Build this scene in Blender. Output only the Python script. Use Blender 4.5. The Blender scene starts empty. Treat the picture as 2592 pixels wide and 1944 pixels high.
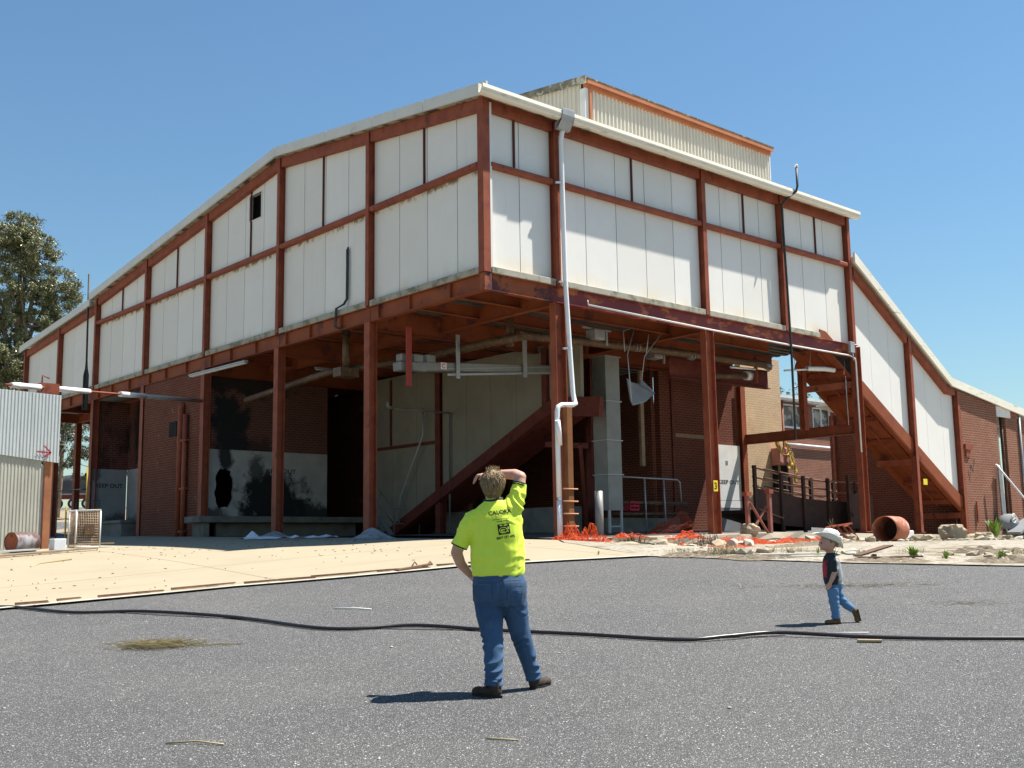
import bpy, bmesh, math, random
from mathutils import Vector, Matrix, noise
from mathutils.bvhtree import BVHTree
SC = bpy.context.scene
COL = SC.collection
rnd = random.Random(7)

# ---------------------------------------------------------------- camera
F_PX, PITCH, ROLL, YAW = 2799.5, .14553, -.01517, .7246
CAM = Vector((-16.117, -19.111, 1.6))
FW = Vector((math.sin(YAW), math.cos(YAW), 0)); RT = Vector((math.cos(YAW), -math.sin(YAW), 0)); UP = Vector((0, 0, 1))
cf = FW*math.cos(PITCH) + UP*math.sin(PITCH); cu = -FW*math.sin(PITCH) + UP*math.cos(PITCH)
cx = RT*math.cos(-ROLL) - cu*math.sin(-ROLL)
cy = RT*math.sin(-ROLL) + cu*math.cos(-ROLL)
cam = bpy.data.cameras.new('camera'); camo = bpy.data.objects.new('camera', cam); COL.objects.link(camo)
cam.sensor_width = 36; cam.lens = 36*F_PX/2592; cam.clip_start = .1; cam.clip_end = 3000
camo.matrix_world = Matrix(((cx.x, cy.x, -cf.x, CAM.x), (cx.y, cy.y, -cf.y, CAM.y), (cx.z, cy.z, -cf.z, CAM.z), (0, 0, 0, 1)))
SC.camera = camo
# ---------------------------------------------------------------- light
w = bpy.data.worlds.new('World'); SC.world = w; w.use_nodes = True
nt = w.node_tree; nt.nodes.clear()
sky = nt.nodes.new('ShaderNodeTexSky'); sky.sky_type = 'NISHITA'; sky.sun_disc = False
SUN = Vector((.97, -.46, 2.05)).normalized()
EL = math.asin(SUN.z); AZ = math.atan2(SUN.x, SUN.y)
sky.sun_elevation = EL; sky.sun_rotation = AZ
sky.air_density = 1.5; sky.dust_density = 0; sky.ozone_density = 7; sky.altitude = 0
bg = nt.nodes.new('ShaderNodeBackground'); bg.inputs[1].default_value = .054
out = nt.nodes.new('ShaderNodeOutputWorld')
tint = nt.nodes.new('ShaderNodeMix'); tint.data_type = 'RGBA'; tint.blend_type = 'MULTIPLY'; tint.inputs[0].default_value = 1; tint.inputs[7].default_value = (.88, .99, 1.0, 1)
nt.links.new(sky.outputs[0], tint.inputs[6]); nt.links.new(tint.outputs[2], bg.inputs[0]); nt.links.new(bg.outputs[0], out.inputs[0])
sl = bpy.data.lights.new('sun', 'SUN'); sl.energy = 4.7; sl.angle = math.radians(.5); sl.color = (1, .955, .88)
so = bpy.data.objects.new('sun', sl); COL.objects.link(so)
so.rotation_euler = SUN.to_track_quat('Z', 'Y').to_euler(); so.location = (0, 0, 40)
SC.view_settings.view_transform = 'Standard'; SC.view_settings.look = 'None'; SC.view_settings.gamma = 1
SC.view_settings.exposure = 1.2
# ---------------------------------------------------------------- terrain height
def _ip(x, xs, ys):
    if x <= xs[0]: return ys[0]
    for i in range(1, len(xs)):
        if x <= xs[i]: return ys[i-1]+(ys[i]-ys[i-1])*(x-xs[i-1])/(xs[i]-xs[i-1])
    return ys[-1]
def _ss(a, b, x):
    k = min(1, max(0, (x-a)/(b-a))); return k*k*(3-2*k)
def H(x, y):
    t = (x+16.117)*.66284+(y+19.111)*.74876
    g = _ip(t, [-40, 0, 8.4, 12.4, 16, 20, 25, 60], [-2.6, -.08, .45, .69, .93, 1.22, 1.5, 1.5])
    up = 1.74+.02*max(-5, min(y, 24))+.028*max(-14, min(x, 0))
    ww = _ss(17, 26, t)
    pl = min(1.55, max(1.38, 1.40+.035*(x-4.5)))
    m = _ss(1.0, 3.2, x)
    far = (1-m)*up+m*pl
    return g*(1-ww)+far*ww+_ip(t, [45, 60, 110, 400], [0, 1.0, 4.15, 16])
def slabz(x, y):
    return 1.68+.017*min(x, 11)-.012*max(0, x-11)+.03*max(0, min(y+.75, 8))
# ---------------------------------------------------------------- mesh helpers
ORG = {}
def tag(o, label=None, cat=None, group=None, kind=None):
    if label: o['label'] = label
    if cat: o['category'] = cat
    if group: o['group'] = group
    if kind: o['kind'] = kind
    return o
def T(name, loc, label, cat, group=None, rz=0):
    o = bpy.data.objects.new(name, None); COL.objects.link(o); o.location = loc; o.rotation_euler = (0, 0, rz)
    o.empty_display_size = .1
    ORG[o.name] = (Vector(loc), rz)
    return tag(o, label, cat, group)
class MB:
    def __init__(s): s.v = []; s.f = []; s.sm = []
    def add(s, vs, fs, smooth=False):
        n = len(s.v); s.v += [Vector(a) for a in vs]; s.f += [tuple(i+n for i in f) for f in fs]; s.sm += [smooth]*len(fs); return s
    def box(s, x0, y0, z0, x1, y1, z1):
        if x0 > x1: x0, x1 = x1, x0
        if y0 > y1: y0, y1 = y1, y0
        if z0 > z1: z0, z1 = z1, z0
        return s.add([(x0,y0,z0),(x1,y0,z0),(x1,y1,z0),(x0,y1,z0),(x0,y0,z1),(x1,y0,z1),(x1,y1,z1),(x0,y1,z1)],
                     [(0,3,2,1),(4,5,6,7),(0,1,5,4),(1,2,6,5),(2,3,7,6),(3,0,4,7)])
    def frame(s, p, q, up=(0, 0, 1)):
        p, q = Vector(p), Vector(q); d = (q-p).normalized(); u = Vector(up)
        if abs(d.dot(u)) > .97: u = Vector((0, 1, 0)) if abs(d.y) < .9 else Vector((1, 0, 0))
        r = d.cross(u).normalized(); u = r.cross(d).normalized()
        return p, q, r, u
    def beam(s, p, q, w, h, up=(0, 0, 1), ox=0, oy=0):
        p, q, r, u = s.frame(p, q, up); vs = []
        for c in (p, q):
            for a, b in ((-1,-1),(1,-1),(1,1),(-1,1)): vs.append(c+r*(a*w/2+ox)+u*(b*h/2+oy))
        return s.add(vs, [(3,2,1,0),(4,5,6,7),(0,1,5,4),(1,2,6,5),(2,3,7,6),(3,0,4,7)])
    def ibeam(s, p, q, depth, width, t=.016, up=(0, 0, 1)):
        s.beam(p, q, width, t, up, 0, depth/2-t/2); s.beam(p, q, width, t, up, 0, -depth/2+t/2)
        return s.beam(p, q, t, depth-2*t, up)
    def tube(s, pts, r, n=8, caps=True, smooth=True):
        pts = [Vector(p) for p in pts]; rs = r if isinstance(r, (list, tuple)) else [r]*len(pts)
        vs = []; prev = None
        for i, p in enumerate(pts):
            d = (pts[min(i+1, len(pts)-1)]-pts[max(i-1, 0)]).normalized()
            if prev is None:
                u = Vector((0, 0, 1)) if abs(d.z) < .9 else Vector((1, 0, 0))
                a = d.cross(u).normalized()
            else: a = (prev-d*prev.dot(d)).normalized()
            b = d.cross(a); prev = a
            for k in range(n):
                th = 2*math.pi*k/n; vs.append(p+(a*math.cos(th)+b*math.sin(th))*rs[i])
        fs = []
        for i in range(len(pts)-1):
            for k in range(n): fs.append((i*n+k, i*n+(k+1) % n, (i+1)*n+(k+1) % n, (i+1)*n+k))
        s.add(vs, fs, smooth)
        if caps:
            m = len(s.v)-len(vs); s.f += [tuple(m+k for k in range(n-1, -1, -1)), tuple(m+(len(pts)-1)*n+k for k in range(n))]; s.sm += [False]*2
        return s
    def prism(s, poly, axis, a, b):
        """poly: 2-D outline, extruded along axis 'x','y' or 'z' from a to b"""
        def P(u, v, w): return {'x': (w, u, v), 'y': (u, w, v), 'z': (u, v, w)}[axis]
        n = len(poly); vs = [P(u, v, a) for u, v in poly]+[P(u, v, b) for u, v in poly]
        return s.add(vs, [tuple(range(n-1, -1, -1)), tuple(range(n, 2*n))]+[(i, (i+1) % n, n+(i+1) % n, n+i) for i in range(n)])
    def ball(s, c, rx, ry=None, rz=None, nu=12, nv=8, R=None):
        ry = ry or rx; rz = rz or rx; c = Vector(c); vs = []
        for j in range(nv+1):
            ph = math.pi*j/nv
            for i in range(nu):
                th = 2*math.pi*i/nu; d = Vector((rx*math.sin(ph)*math.cos(th), ry*math.sin(ph)*math.sin(th), rz*math.cos(ph)))
                vs.append(c+(R @ d if R else d))
        return s.add(vs, [(j*nu+i, (j+1)*nu+i, (j+1)*nu+(i+1) % nu, j*nu+(i+1) % nu) for j in range(nv) for i in range(nu)], True)
    def rings(s, rg, n=20, ex=2.3):
        """loft of rings (cx,cy,cz,rx,ry) in horizontal planes"""
        vs = []
        for (x, y, z, rx, ry) in rg:
            for k in range(n):
                th = 2*math.pi*k/n; c, q = math.cos(th), math.sin(th)
                m = (abs(c)**ex+abs(q)**ex)**(-1/ex); vs.append((x+rx*c*m, y+ry*q*m, z))
        L = len(rg)
        return s.add(vs, [(i*n+k, i*n+(k+1) % n, (i+1)*n+(k+1) % n, (i+1)*n+k) for i in range(L-1) for k in range(n)]
                     + [tuple(range(n-1, -1, -1)), tuple((L-1)*n+k for k in range(n))], True)
    def pieces(s):
        # connected shells, merged where they touch, each as its own builder
        par = list(range(len(s.v)))
        def fd(a):
            while par[a] != a: par[a] = par[par[a]]; a = par[a]
            return a
        for f in s.f:
            for q in f[1:]: par[fd(q)] = fd(f[0])
        comp = {}
        for i in range(len(s.v)): comp.setdefault(fd(i), []).append(i)
        cs = list(comp.values()); bb = [([min(s.v[i][k] for i in c)-.003 for k in range(3)], [max(s.v[i][k] for i in c)+.003 for k in range(3)]) for c in cs]
        g = list(range(len(cs)))
        def fg(a):
            while g[a] != a: a = g[a]
            return a
        for i in range(len(cs)):
            for j in range(i):
                if all(bb[i][0][k] <= bb[j][1][k] and bb[j][0][k] <= bb[i][1][k] for k in range(3)): g[fg(i)] = fg(j)
        out_ = {}
        for i, c in enumerate(cs): out_.setdefault(fg(i), []).extend(c)
        own = {}
        for k, c in out_.items():
            for i in c: own[i] = k
        res = {k: MB() for k in out_}; idx = {}
        for k, c in out_.items():
            for i in sorted(c): idx[i] = len(res[k].v); res[k].v.append(s.v[i])
        for f, sm in zip(s.f, s.sm):
            k = own[f[0]]; res[k].f.append(tuple(idx[i] for i in f)); res[k].sm.append(sm)
        return list(res.values())
    SPLIT = {'joist', 'brick_wall', 'sleeve', 'hanger', 'monitor_corner', 'post', 'cross_joist', 'inner_wall', 'side_wall', 'front_wall', 'bracket', 'steel_bracket', 'pipe_clamp', 'step_iron', 'post_cap', 'yellow_post', 'flange', 'motor_box', 'brace', 'tread', 'barge_board', 'lower_pipe', 'cross_beam', 'ramp_post', 'back_wall', 'floor_edge', 'girt', 'wire', 'dark_rail', 'handrail', 'pipe_band', 'rod', 'rail', 'window_frame', 'whitewashed_wall', 'side_panel', 'stair_string', 'roof_beam', 'branch_pipe', 'stringer', 'dock_face', 'spoke', 'cross_brace', 'frame_bar', 'downpipe', 'roof', 'wall', 'eave_lining', 'tube', 'door_leaf', 'lid'}
    def build(s, name, mat, parent=None, bevel=0, clean=False, local=False):
        if name in MB.SPLIT and not local:
            ps = s.pieces()
            if 1 < len(ps) <= 40:
                o = None
                for p in ps: o = p._build(name, mat, parent, bevel)
                return o
        return s._build(name, mat, parent, bevel, clean, local)
    def _build(s, name, mat, parent=None, bevel=0, clean=False, local=False):
        me = bpy.data.meshes.new(name); o = bpy.data.objects.new(name, me); COL.objects.link(o)
        off = Vector((0, 0, 0)); R = None
        if parent is not None:
            po, rz = ORG[parent.name]; off = po
            if rz: R = Matrix.Rotation(-rz, 3, 'Z')
            o.parent = parent; ORG[o.name] = (po, rz)
        vs = s.v if local else [(R @ (v-off)) if R else (v-off) for v in s.v]
        me.from_pydata([tuple(v) for v in vs], [], s.f)
        me.polygons.foreach_set('use_smooth', s.sm)
        if clean:
            bm = bmesh.new(); bm.from_mesh(me); bmesh.ops.recalc_face_normals(bm, faces=bm.faces); bm.to_mesh(me); bm.free()
        if mat: me.materials.append(mat)
        if bevel:
            b = o.modifiers.new('bevel', 'BEVEL'); b.width = bevel; b.segments = 1; b.limit_method = 'ANGLE'
        me.update()
        return o
def copy_tree(o, loc, rz=0, label=None, group=None):
    c = o.copy(); COL.objects.link(c); c.location = loc; c.rotation_euler = (0, 0, rz)
    if label: c['label'] = label
    if group: c['group'] = group
    for ch in list(o.children):
        d = ch.copy(); COL.objects.link(d); d.parent = c
        for g in list(ch.children):
            e = g.copy(); COL.objects.link(e); e.parent = d
    return c
# ---------------------------------------------------------------- material helpers
def newmat(name):
    m = bpy.data.materials.new(name); m.use_nodes = True; n = m.node_tree
    return m, n, n.nodes['Principled BSDF']
def N(n, t, **k):
    a = n.nodes.new(t)
    for q, v in k.items(): setattr(a, q, v)
    return a
def link(n, a, b): n.links.new(a, b)
def coords(n, sc=(1, 1, 1), world=False):
    if world:
        g = N(n, 'ShaderNodeNewGeometry'); o = g.outputs['Position']
    else:
        g = N(n, 'ShaderNodeTexCoord'); o = g.outputs['Object']
    mp = N(n, 'ShaderNodeMapping'); mp.inputs['Scale'].default_value = sc
    link(n, o, mp.inputs[0]); return mp.outputs[0]
def noise_n(n, vec, scale, detail=4, rough=.6):
    t = N(n, 'ShaderNodeTexNoise'); t.inputs['Scale'].default_value = scale; t.inputs['Detail'].default_value = detail
    t.inputs['Roughness'].default_value = rough; link(n, vec, t.inputs['Vector']); return t.outputs['Fac']
def ramp(n, fac, lo, hi, a=0, b=1):
    t = N(n, 'ShaderNodeMapRange'); t.inputs[1].default_value = lo; t.inputs[2].default_value = hi
    t.inputs[3].default_value = a; t.inputs[4].default_value = b; link(n, fac, t.inputs[0]); return t.outputs[0]
def mix(n, fac, a, b):
    t = N(n, 'ShaderNodeMix', data_type='RGBA')
    if isinstance(fac, (int, float)): t.inputs[0].default_value = fac
    else: link(n, fac, t.inputs[0])
    for i, c in ((6, a), (7, b)):
        if isinstance(c, tuple): t.inputs[i].default_value = (*c, 1)
        else: link(n, c, t.inputs[i])
    return t.outputs[2]
def mul(n, a, b, op='MULTIPLY'):
    t = N(n, 'ShaderNodeMath', operation=op)
    for i, c in ((0, a), (1, b)):
        if isinstance(c, (int, float)): t.inputs[i].default_value = c
        else: link(n, c, t.inputs[i])
    return t.outputs[0]
def pm(name, base, var=None, vs=3, patches=(), rough=.8, bump=0, bs=30, metal=0, sc=(1, 1, 1), spec=.3, zband=None, isl=0):
    """painted / weathered surface: base colour, soft variation, thresholded noise patches, optional stain at a height"""
    m, n, p = newmat(name); co = coords(n, sc)
    c = base
    if var: c = mix(n, ramp(n, noise_n(n, co, vs, 5), .35, .65), base, var)
    elif isinstance(c, tuple):
        c = mix(n, ramp(n, noise_n(n, co, vs, 5), .3, .7), tuple(x*.9 for x in base), tuple(min(1, x*1.08) for x in base))
    if isl:
        gi = N(n, 'ShaderNodeNewGeometry'); c = mix(n, mul(n, gi.outputs['Random Per Island'], isl), c, tuple(x*q for x, q in zip(base, (.82, .80, .74))))
    for (pc, scale, lo, hi, ps, am) in patches:
        f = ramp(n, noise_n(n, coords(n, ps), scale, 6, .65), lo, hi, 0, am)
        c = mix(n, f, c, pc)
    if zband:
        for (zc, z0, z1, z2, z3, scale, lo, hi, am) in zband:
            tc = N(n, 'ShaderNodeTexCoord'); sx = N(n, 'ShaderNodeSeparateXYZ'); link(n, tc.outputs['Object'], sx.inputs[0])
            a = mul(n, ramp(n, sx.outputs[2], z0, z1), ramp(n, sx.outputs[2], z2, z3, 1, 0))
            nz = ramp(n, noise_n(n, coords(n, (1, 1, .6)), scale, 6, .7), lo, hi)
            c = mix(n, mul(n, mul(n, a, nz), am), c, zc)
    link(n, c, p.inputs['Base Color'])
    p.inputs['Roughness'].default_value = rough; p.inputs['Metallic'].default_value = metal
    p.inputs['Specular IOR Level'].default_value = spec
    if bump:
        b = N(n, 'ShaderNodeBump'); b.inputs['Strength'].default_value = bump; b.inputs['Distance'].default_value = .02
        link(n, noise_n(n, co, bs, 4), b.inputs['Height']); link(n, b.outputs[0], p.inputs['Normal'])
    return m
def brick(name, plane, c1, c2, mortar, patches=(), bw=.24, rh=.086, ms=.012):
    m, n, p = newmat(name); tc = N(n, 'ShaderNodeTexCoord'); s = N(n, 'ShaderNodeSeparateXYZ'); link(n, tc.outputs['Object'], s.inputs[0])
    cb = N(n, 'ShaderNodeCombineXYZ'); link(n, s.outputs[0 if plane == 'y' else 1], cb.inputs[0]); link(n, s.outputs[2], cb.inputs[1])
    b = N(n, 'ShaderNodeTexBrick'); link(n, cb.outputs[0], b.inputs['Vector'])
    b.inputs['Scale'].default_value = 1; b.inputs['Brick Width'].default_value = bw; b.inputs['Row Height'].default_value = rh
    b.inputs['Mortar Size'].default_value = ms; b.inputs['Mortar Smooth'].default_value = .3; b.inputs['Bias'].default_value = -.1
    b.inputs['Color1'].default_value = (*c1, 1); b.inputs['Color2'].default_value = (*c2, 1); b.inputs['Mortar'].default_value = (*mortar, 1)
    co = coords(n); c = mix(n, ramp(n, noise_n(n, co, 1.3, 5), .35, .7, 0, .45), b.outputs['Color'], tuple(x*.62 for x in c1))
    for (pc, scale, lo, hi, ps, am) in patches:
        c = mix(n, ramp(n, noise_n(n, coords(n, ps), scale, 6, .65), lo, hi, 0, am), c, pc)
    link(n, c, p.inputs['Base Color']); p.inputs['Roughness'].default_value = .9; p.inputs['Specular IOR Level'].default_value = .15
    bp = N(n, 'ShaderNodeBump'); bp.inputs['Strength'].default_value = .5; bp.inputs['Distance'].default_value = .01
    link(n, b.outputs['Fac'], bp.inputs['Height']); bp.invert = True; link(n, bp.outputs[0], p.inputs['Normal'])
    return m
O1 = (1, 1, 1)
M = {}
M['rust'] = pm('red_brown_steel_paint', (.30, .078, .034), (.215, .05, .025), 2.5, [((.075, .02, .014), 3.5, .58, .7, (1, 1, .5), .8), ((.38, .12, .05), 6, .63, .72, (1, 1, .3), .5)], .6, .15, 40)
M['dred'] = pm('shaded_red_steel', (.16, .036, .024), (.11, .024, .017), 2.5, [((.04, .014, .012), 3, .55, .68, O1, .8)], .7, .1, 30)  # inner copy of the red steel, darkened in colour to imitate undercroft shade
M['orange'] = pm('orange_primer_steel', (.26, .066, .020), (.20, .046, .015), 1.5, [((.10, .025, .022), 1.3, .56, .63, O1, .85), ((.05, .02, .02), 3, .64, .72, O1, .9)], .65, .12, 30)
M['patchy'] = pm('patchy_primed_steel', (.30, .085, .026), (.22, .055, .02), 1.5, [((.07, .02, .024), 1.2, .47, .54, O1, .9), ((.03, .012, .02), 2.5, .55, .62, O1, .9)], .65, .12, 30)
M['purple'] = pm('worn_red_steel_beam', (.19, .035, .03), (.14, .024, .026), 1.1, [((.42, .13, .04), 1.6, .52, .60, (1, 1, 2), .85), ((.04, .015, .02), 2.3, .62, .7, O1, .85)], .6, .12, 30)
PST = [((.50, .33, .17), 1.6, .70, .80, (9, 9, .12), .45), ((.60, .57, .50), 1.0, .58, .76, (5, 5, .22), .5), ((.66, .56, .38), 1.3, .66, .78, (7, 7, .15), .5), ((.45, .42, .36), 9, .73, .80, O1, .5)]
M['panel'] = pm('white_sandwich_panel', (.80, .785, .755), (.76, .745, .715), 1.2, PST, .55, .04, 3, isl=.55,
    zband=[((.16, .13, .05), 10.36, 10.47, 10.49, 10.56, 4.2, .47, .58, .95), ((.60, .50, .33), 8.05, 8.09, 8.1, 8.5, 1.7, .45, .65, .5)])
M['fpanel'] = pm('white_front_panel', (.80, .785, .75), (.76, .745, .71), 1.2, PST, .55, .04, 3, isl=.55,
    zband=[((.70, .55, .34), 10.6, 10.65, 10.66, 10.95, 2.2, .42, .62, .6), ((.76, .62, .40), 8.05, 8.09, 8.1, 8.55, 1.7, .38, .65, .7)])
M['rpanel'] = pm('white_ramp_panel', (.80, .79, .755), (.76, .745, .71), 1.2, [((.62, .60, .55), 1.0, .60, .78, (5, 5, .25), .4)], .55, .04, 3, isl=.5)
M['ipanel'] = pm('dirty_shaded_ramp_panel', (.27, .24, .185), (.23, .205, .16), 1.2, [((.17, .155, .12), 1.1, .55, .75, (1, 1, .6), .6)], .6)  # dirty white panel, with undercroft shade darkened into its base colour
M['joint'] = pm('panel_joint_sealant', (.08, .11, .15), None, 3, [], .8)
M['slab'] = pm('mossy_concrete_edge', (.40, .37, .30), (.33, .31, .25), 3, [((.12, .12, .07), 2.2, .50, .62, O1, .8), ((.32, .27, .06), 3, .58, .68, O1, .7)], .9, .3, 40)
M['fascia'] = pm('off_white_fascia', (.66, .65, .60), (.60, .59, .545), 1.2, [((.26, .26, .24), 1.6, .6, .76, (1, 1, 3), .5)], .5)
M['gutter'] = pm('cream_gutter', (.80, .755, .64), (.74, .69, .57), .8, [((.30, .30, .20), 3, .6, .7, (.4, 1, 3), .8)], .45)
M['eave'] = pm('stained_eave_lining', (.42, .40, .33), (.32, .30, .22), 3, [((.04, .04, .03), 2.2, .47, .58, (1, 1, 2), .9)], .9)
M['cream_iron'] = pm('cream_corrugated_iron', (.66, .62, .525), (.61, .57, .48), .7, [((.42, .38, .30), 1.2, .55, .8, (3, 3, .3), .5)], .5)
M['moss'] = pm('lichen_covered_barge', (.26, .24, .18), (.10, .10, .07), 3, [((.55, .52, .42), 4, .55, .62, O1, .8)], .95, .3, 20)
M['terra'] = pm('terracotta_paint', (.46, .175, .08), (.38, .14, .06), 1.5, [], .6)
M['galv'] = pm('galvanised_steel', (.40, .41, .41), (.31, .32, .33), 1.6, [((.22, .13, .07), 2.5, .62, .72, O1, .7)], .45, 0, metal=.35)
M['duct'] = pm('dull_sheet_metal_duct', (.27, .27, .255), (.20, .20, .185), 1.2, [((.28, .15, .07), 1.6, .60, .72, (1, 1, .5), .6)], .5, .05, 12, metal=.25)
M['shed'] = pm('weathered_galvanised_sheet', (.50, .53, .53), (.43, .46, .46), .9, [((.30, .29, .26), 1.4, .55, .7, (6, 6, .3), .45), ((.66, .68, .68), 1.2, .58, .7, (5, 5, .2), .5)], .55, 0, metal=.2)
M['shed2'] = pm('older_galvanised_sheet', (.46, .45, .39), (.38, .37, .31), .9, [((.22, .20, .16), 1.6, .5, .68, (8, 8, .25), .6)], .6, 0, metal=.15)
M['black'] = pm('opening_black', (.012, .012, .012), (.02, .018, .016), 2, [], .9)  # near-black that stands in for darkness inside window, vent and recess
M['conduit'] = pm('black_conduit', (.03, .035, .035), None, 5, [((.25, .26, .25), 9, .62, .7, O1, .7)], .5)
M['pvc'] = pm('white_plastic_pipe', (.78, .79, .80), (.72, .73, .75), 2, [((.30, .28, .25), 5, .66, .76, (1, 1, .4), .5)], .3, spec=.5)
M['white'] = pm('weathered_white_paint', (.74, .73, .70), (.66, .65, .62), 3, [((.3, .29, .27), 4, .62, .75, O1, .5)], .6)
M['grey'] = pm('grey_painted_base', (.20, .21, .22), (.16, .17, .18), 3, [], .8)
M['conc'] = pm('old_grey_concrete', (.20, .19, .165), (.14, .13, .115), 2, [((.12, .115, .10), 2, .55, .7, O1, .7)], .9, .3, 25)
BR1, BR2, MO = (.17, .045, .026), (.13, .033, .02), (.17, .12, .085)
M['brick_x'] = brick('red_brick_side', 'x', BR1, BR2, MO, [((.42, .36, .30), 1.1, .62, .75, O1, .35)])
M['brick_y'] = brick('red_brick_front', 'y', (.25, .088, .05), (.20, .065, .038), (.30, .235, .18), [((.33, .24, .19), 1.3, .58, .75, O1, .35)])
M['brick_u'] = brick('shaded_undercroft_brick', 'y', (.15, .036, .022), (.12, .028, .017), (.15, .11, .075))  # darker copy of the red brick; undercroft shade is in its colour
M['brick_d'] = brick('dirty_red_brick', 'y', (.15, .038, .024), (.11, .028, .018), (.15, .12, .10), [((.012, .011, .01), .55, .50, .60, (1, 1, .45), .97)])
M['brick_c'] = brick('cream_painted_brick', 'y', (.60, .45, .29), (.55, .40, .25), (.40, .28, .18), [((.42, .20, .12), 1.6, .58, .75, O1, .5)], ms=.008)
M['dark'] = pm('dark_rusty_mullion', (.10, .028, .018), None, 4, [], .7)
M['deck'] = pm('steel_floor_decking', (.13, .13, .12), (.08, .08, .07), 1.2, [], .6, 0, metal=.2)
M['glassd'] = pm('dark_window_glass', (.04, .045, .05), None, 2, [], .12, spec=.6)
M['mustard'] = pm('faded_yellow_pipe', (.35, .27, .03), None)
M['yellow'] = pm('yellow_paint', (.72, .56, .03), None, 5, [], .5)
M['ink'] = pm('black_stencil_ink', (.015, .015, .02), None, 5, [], .8)
M['wood'] = pm('grey_weathered_timber', (.28, .20, .13), (.20, .14, .09), 4, [], .9, .2, 20, sc=(1, 1, 1))
def text_mesh(body, size, mat, name, parent, origin, right, up, extr=.004, weight=0, jitter=0, sx=1):
    """lettering laid on a surface: origin = lower-left corner, right/up = unit vectors"""
    cu_ = bpy.data.curves.new(name, 'FONT'); cu_.body = body; cu_.size = size; cu_.offset = weight; cu_.extrude = 0
    to = bpy.data.objects.new(name+'_src', cu_); COL.objects.link(to)
    dg = bpy.context.evaluated_depsgraph_get(); me = bpy.data.meshes.new_from_object(to.evaluated_get(dg))
    bpy.data.objects.remove(to); right, up, origin = Vector(right), Vector(up), Vector(origin); nrm = right.cross(up)
    mb = MB(); vs = [origin+right*v.co.x*sx+up*v.co.y+nrm*extr for v in me.vertices]
    mb.add(vs, [tuple(p.vertices) for p in me.polygons]); bpy.data.meshes.remove(me)
    return mb.build(name, mat, parent)
# ================================================================ GROUND
def sheet(name, poly, mat, dz, res, kind='structure', label=None):
    """drape a polygon over the terrain: grid clipped to the outline"""
    bm = bmesh.new(); vs = [bm.verts.new((x, y, 0)) for x, y in poly]; bm.faces.new(vs)
    xs = [p[0] for p in poly]; ys = [p[1] for p in poly]
    for a0, a1, nrm in ((min(xs), max(xs), (1, 0, 0)), (min(ys), max(ys), (0, 1, 0))):
        k = a0+res
        while k < a1:
            co = (k, 0, 0) if nrm[0] else (0, k, 0)
            bmesh.ops.bisect_plane(bm, geom=bm.verts[:]+bm.edges[:]+bm.faces[:], plane_co=co, plane_no=nrm); k += res
    for v in bm.verts: v.co.z = H(v.co.x, v.co.y)+dz
    bmesh.ops.recalc_face_normals(bm, faces=bm.faces)
    if sum(f.normal.z for f in bm.faces) < 0: bmesh.ops.reverse_faces(bm, faces=bm.faces)
    me = bpy.data.meshes.new(name); bm.to_mesh(me); bm.free(); me.materials.append(mat)
    for p in me.polygons: p.use_smooth = True
    o = bpy.data.objects.new(name, me); COL.objects.link(o); o['kind'] = kind
    return o
def asphalt_mat():
    m, n, p = newmat('speckled_asphalt'); co = coords(n)
    base = mix(n, ramp(n, noise_n(n, co, 55, 6, .8), .36, .62), (.028, .028, .029), (.104, .103, .102))
    base = mix(n, ramp(n, noise_n(n, co, 260, 2), .45, .6, 0, .5), base, (.025, .025, .027))
    base = mix(n, ramp(n, noise_n(n, co, .45, 5), .38, .68, 0, .5), base, (.100, .097, .090))
    base = mix(n, ramp(n, noise_n(n, co, 1.7, 5), .54, .70, 0, .35), base, (.045, .045, .048))
    base = mix(n, ramp(n, noise_n(n, coords(n, (.35, 2.2, 1)), .8, 6, .7), .56, .70, 0, .4), base, (.050, .049, .050))
    base = mix(n, ramp(n, noise_n(n, co, 9, 5, .7), .60, .74, 0, .5), base, (.115, .105, .090))
    for sc, lo, amt, col in ((42, .16, .78, (.55, .53, .50)), (95, .21, .50, (.40, .39, .37)), (25, .13, .90, (.68, .66, .62)), (45, .24, .88, (.006, .006, .006)), (160, .24, .45, (.30, .29, .28)), (70, .2, .80, (.62, .60, .57)), (80, .2, .86, (.012, .011, .01))):
        v = N(n, 'ShaderNodeTexVoronoi'); v.inputs['Scale'].default_value = sc; link(n, co, v.inputs['Vector'])
        r = N(n, 'ShaderNodeSeparateColor'); link(n, v.outputs['Color'], r.inputs[0])
        f = mul(n, ramp(n, v.outputs['Distance'], lo, lo*1.5, 1, 0), ramp(n, r.outputs[0], amt, amt+.02))
        base = mix(n, f, base, col)
    link(n, base, p.inputs['Base Color']); p.inputs['Roughness'].default_value = .85; p.inputs['Specular IOR Level'].default_value = .3
    b = N(n, 'ShaderNodeBump'); b.inputs['Strength'].default_value = .9; b.inputs['Distance'].default_value = .012
    link(n, noise_n(n, co, 110, 4, .7), b.inputs['Height']); link(n, b.outputs[0], p.inputs['Normal'])
    return m
M['asphalt'] = asphalt_mat()
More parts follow.
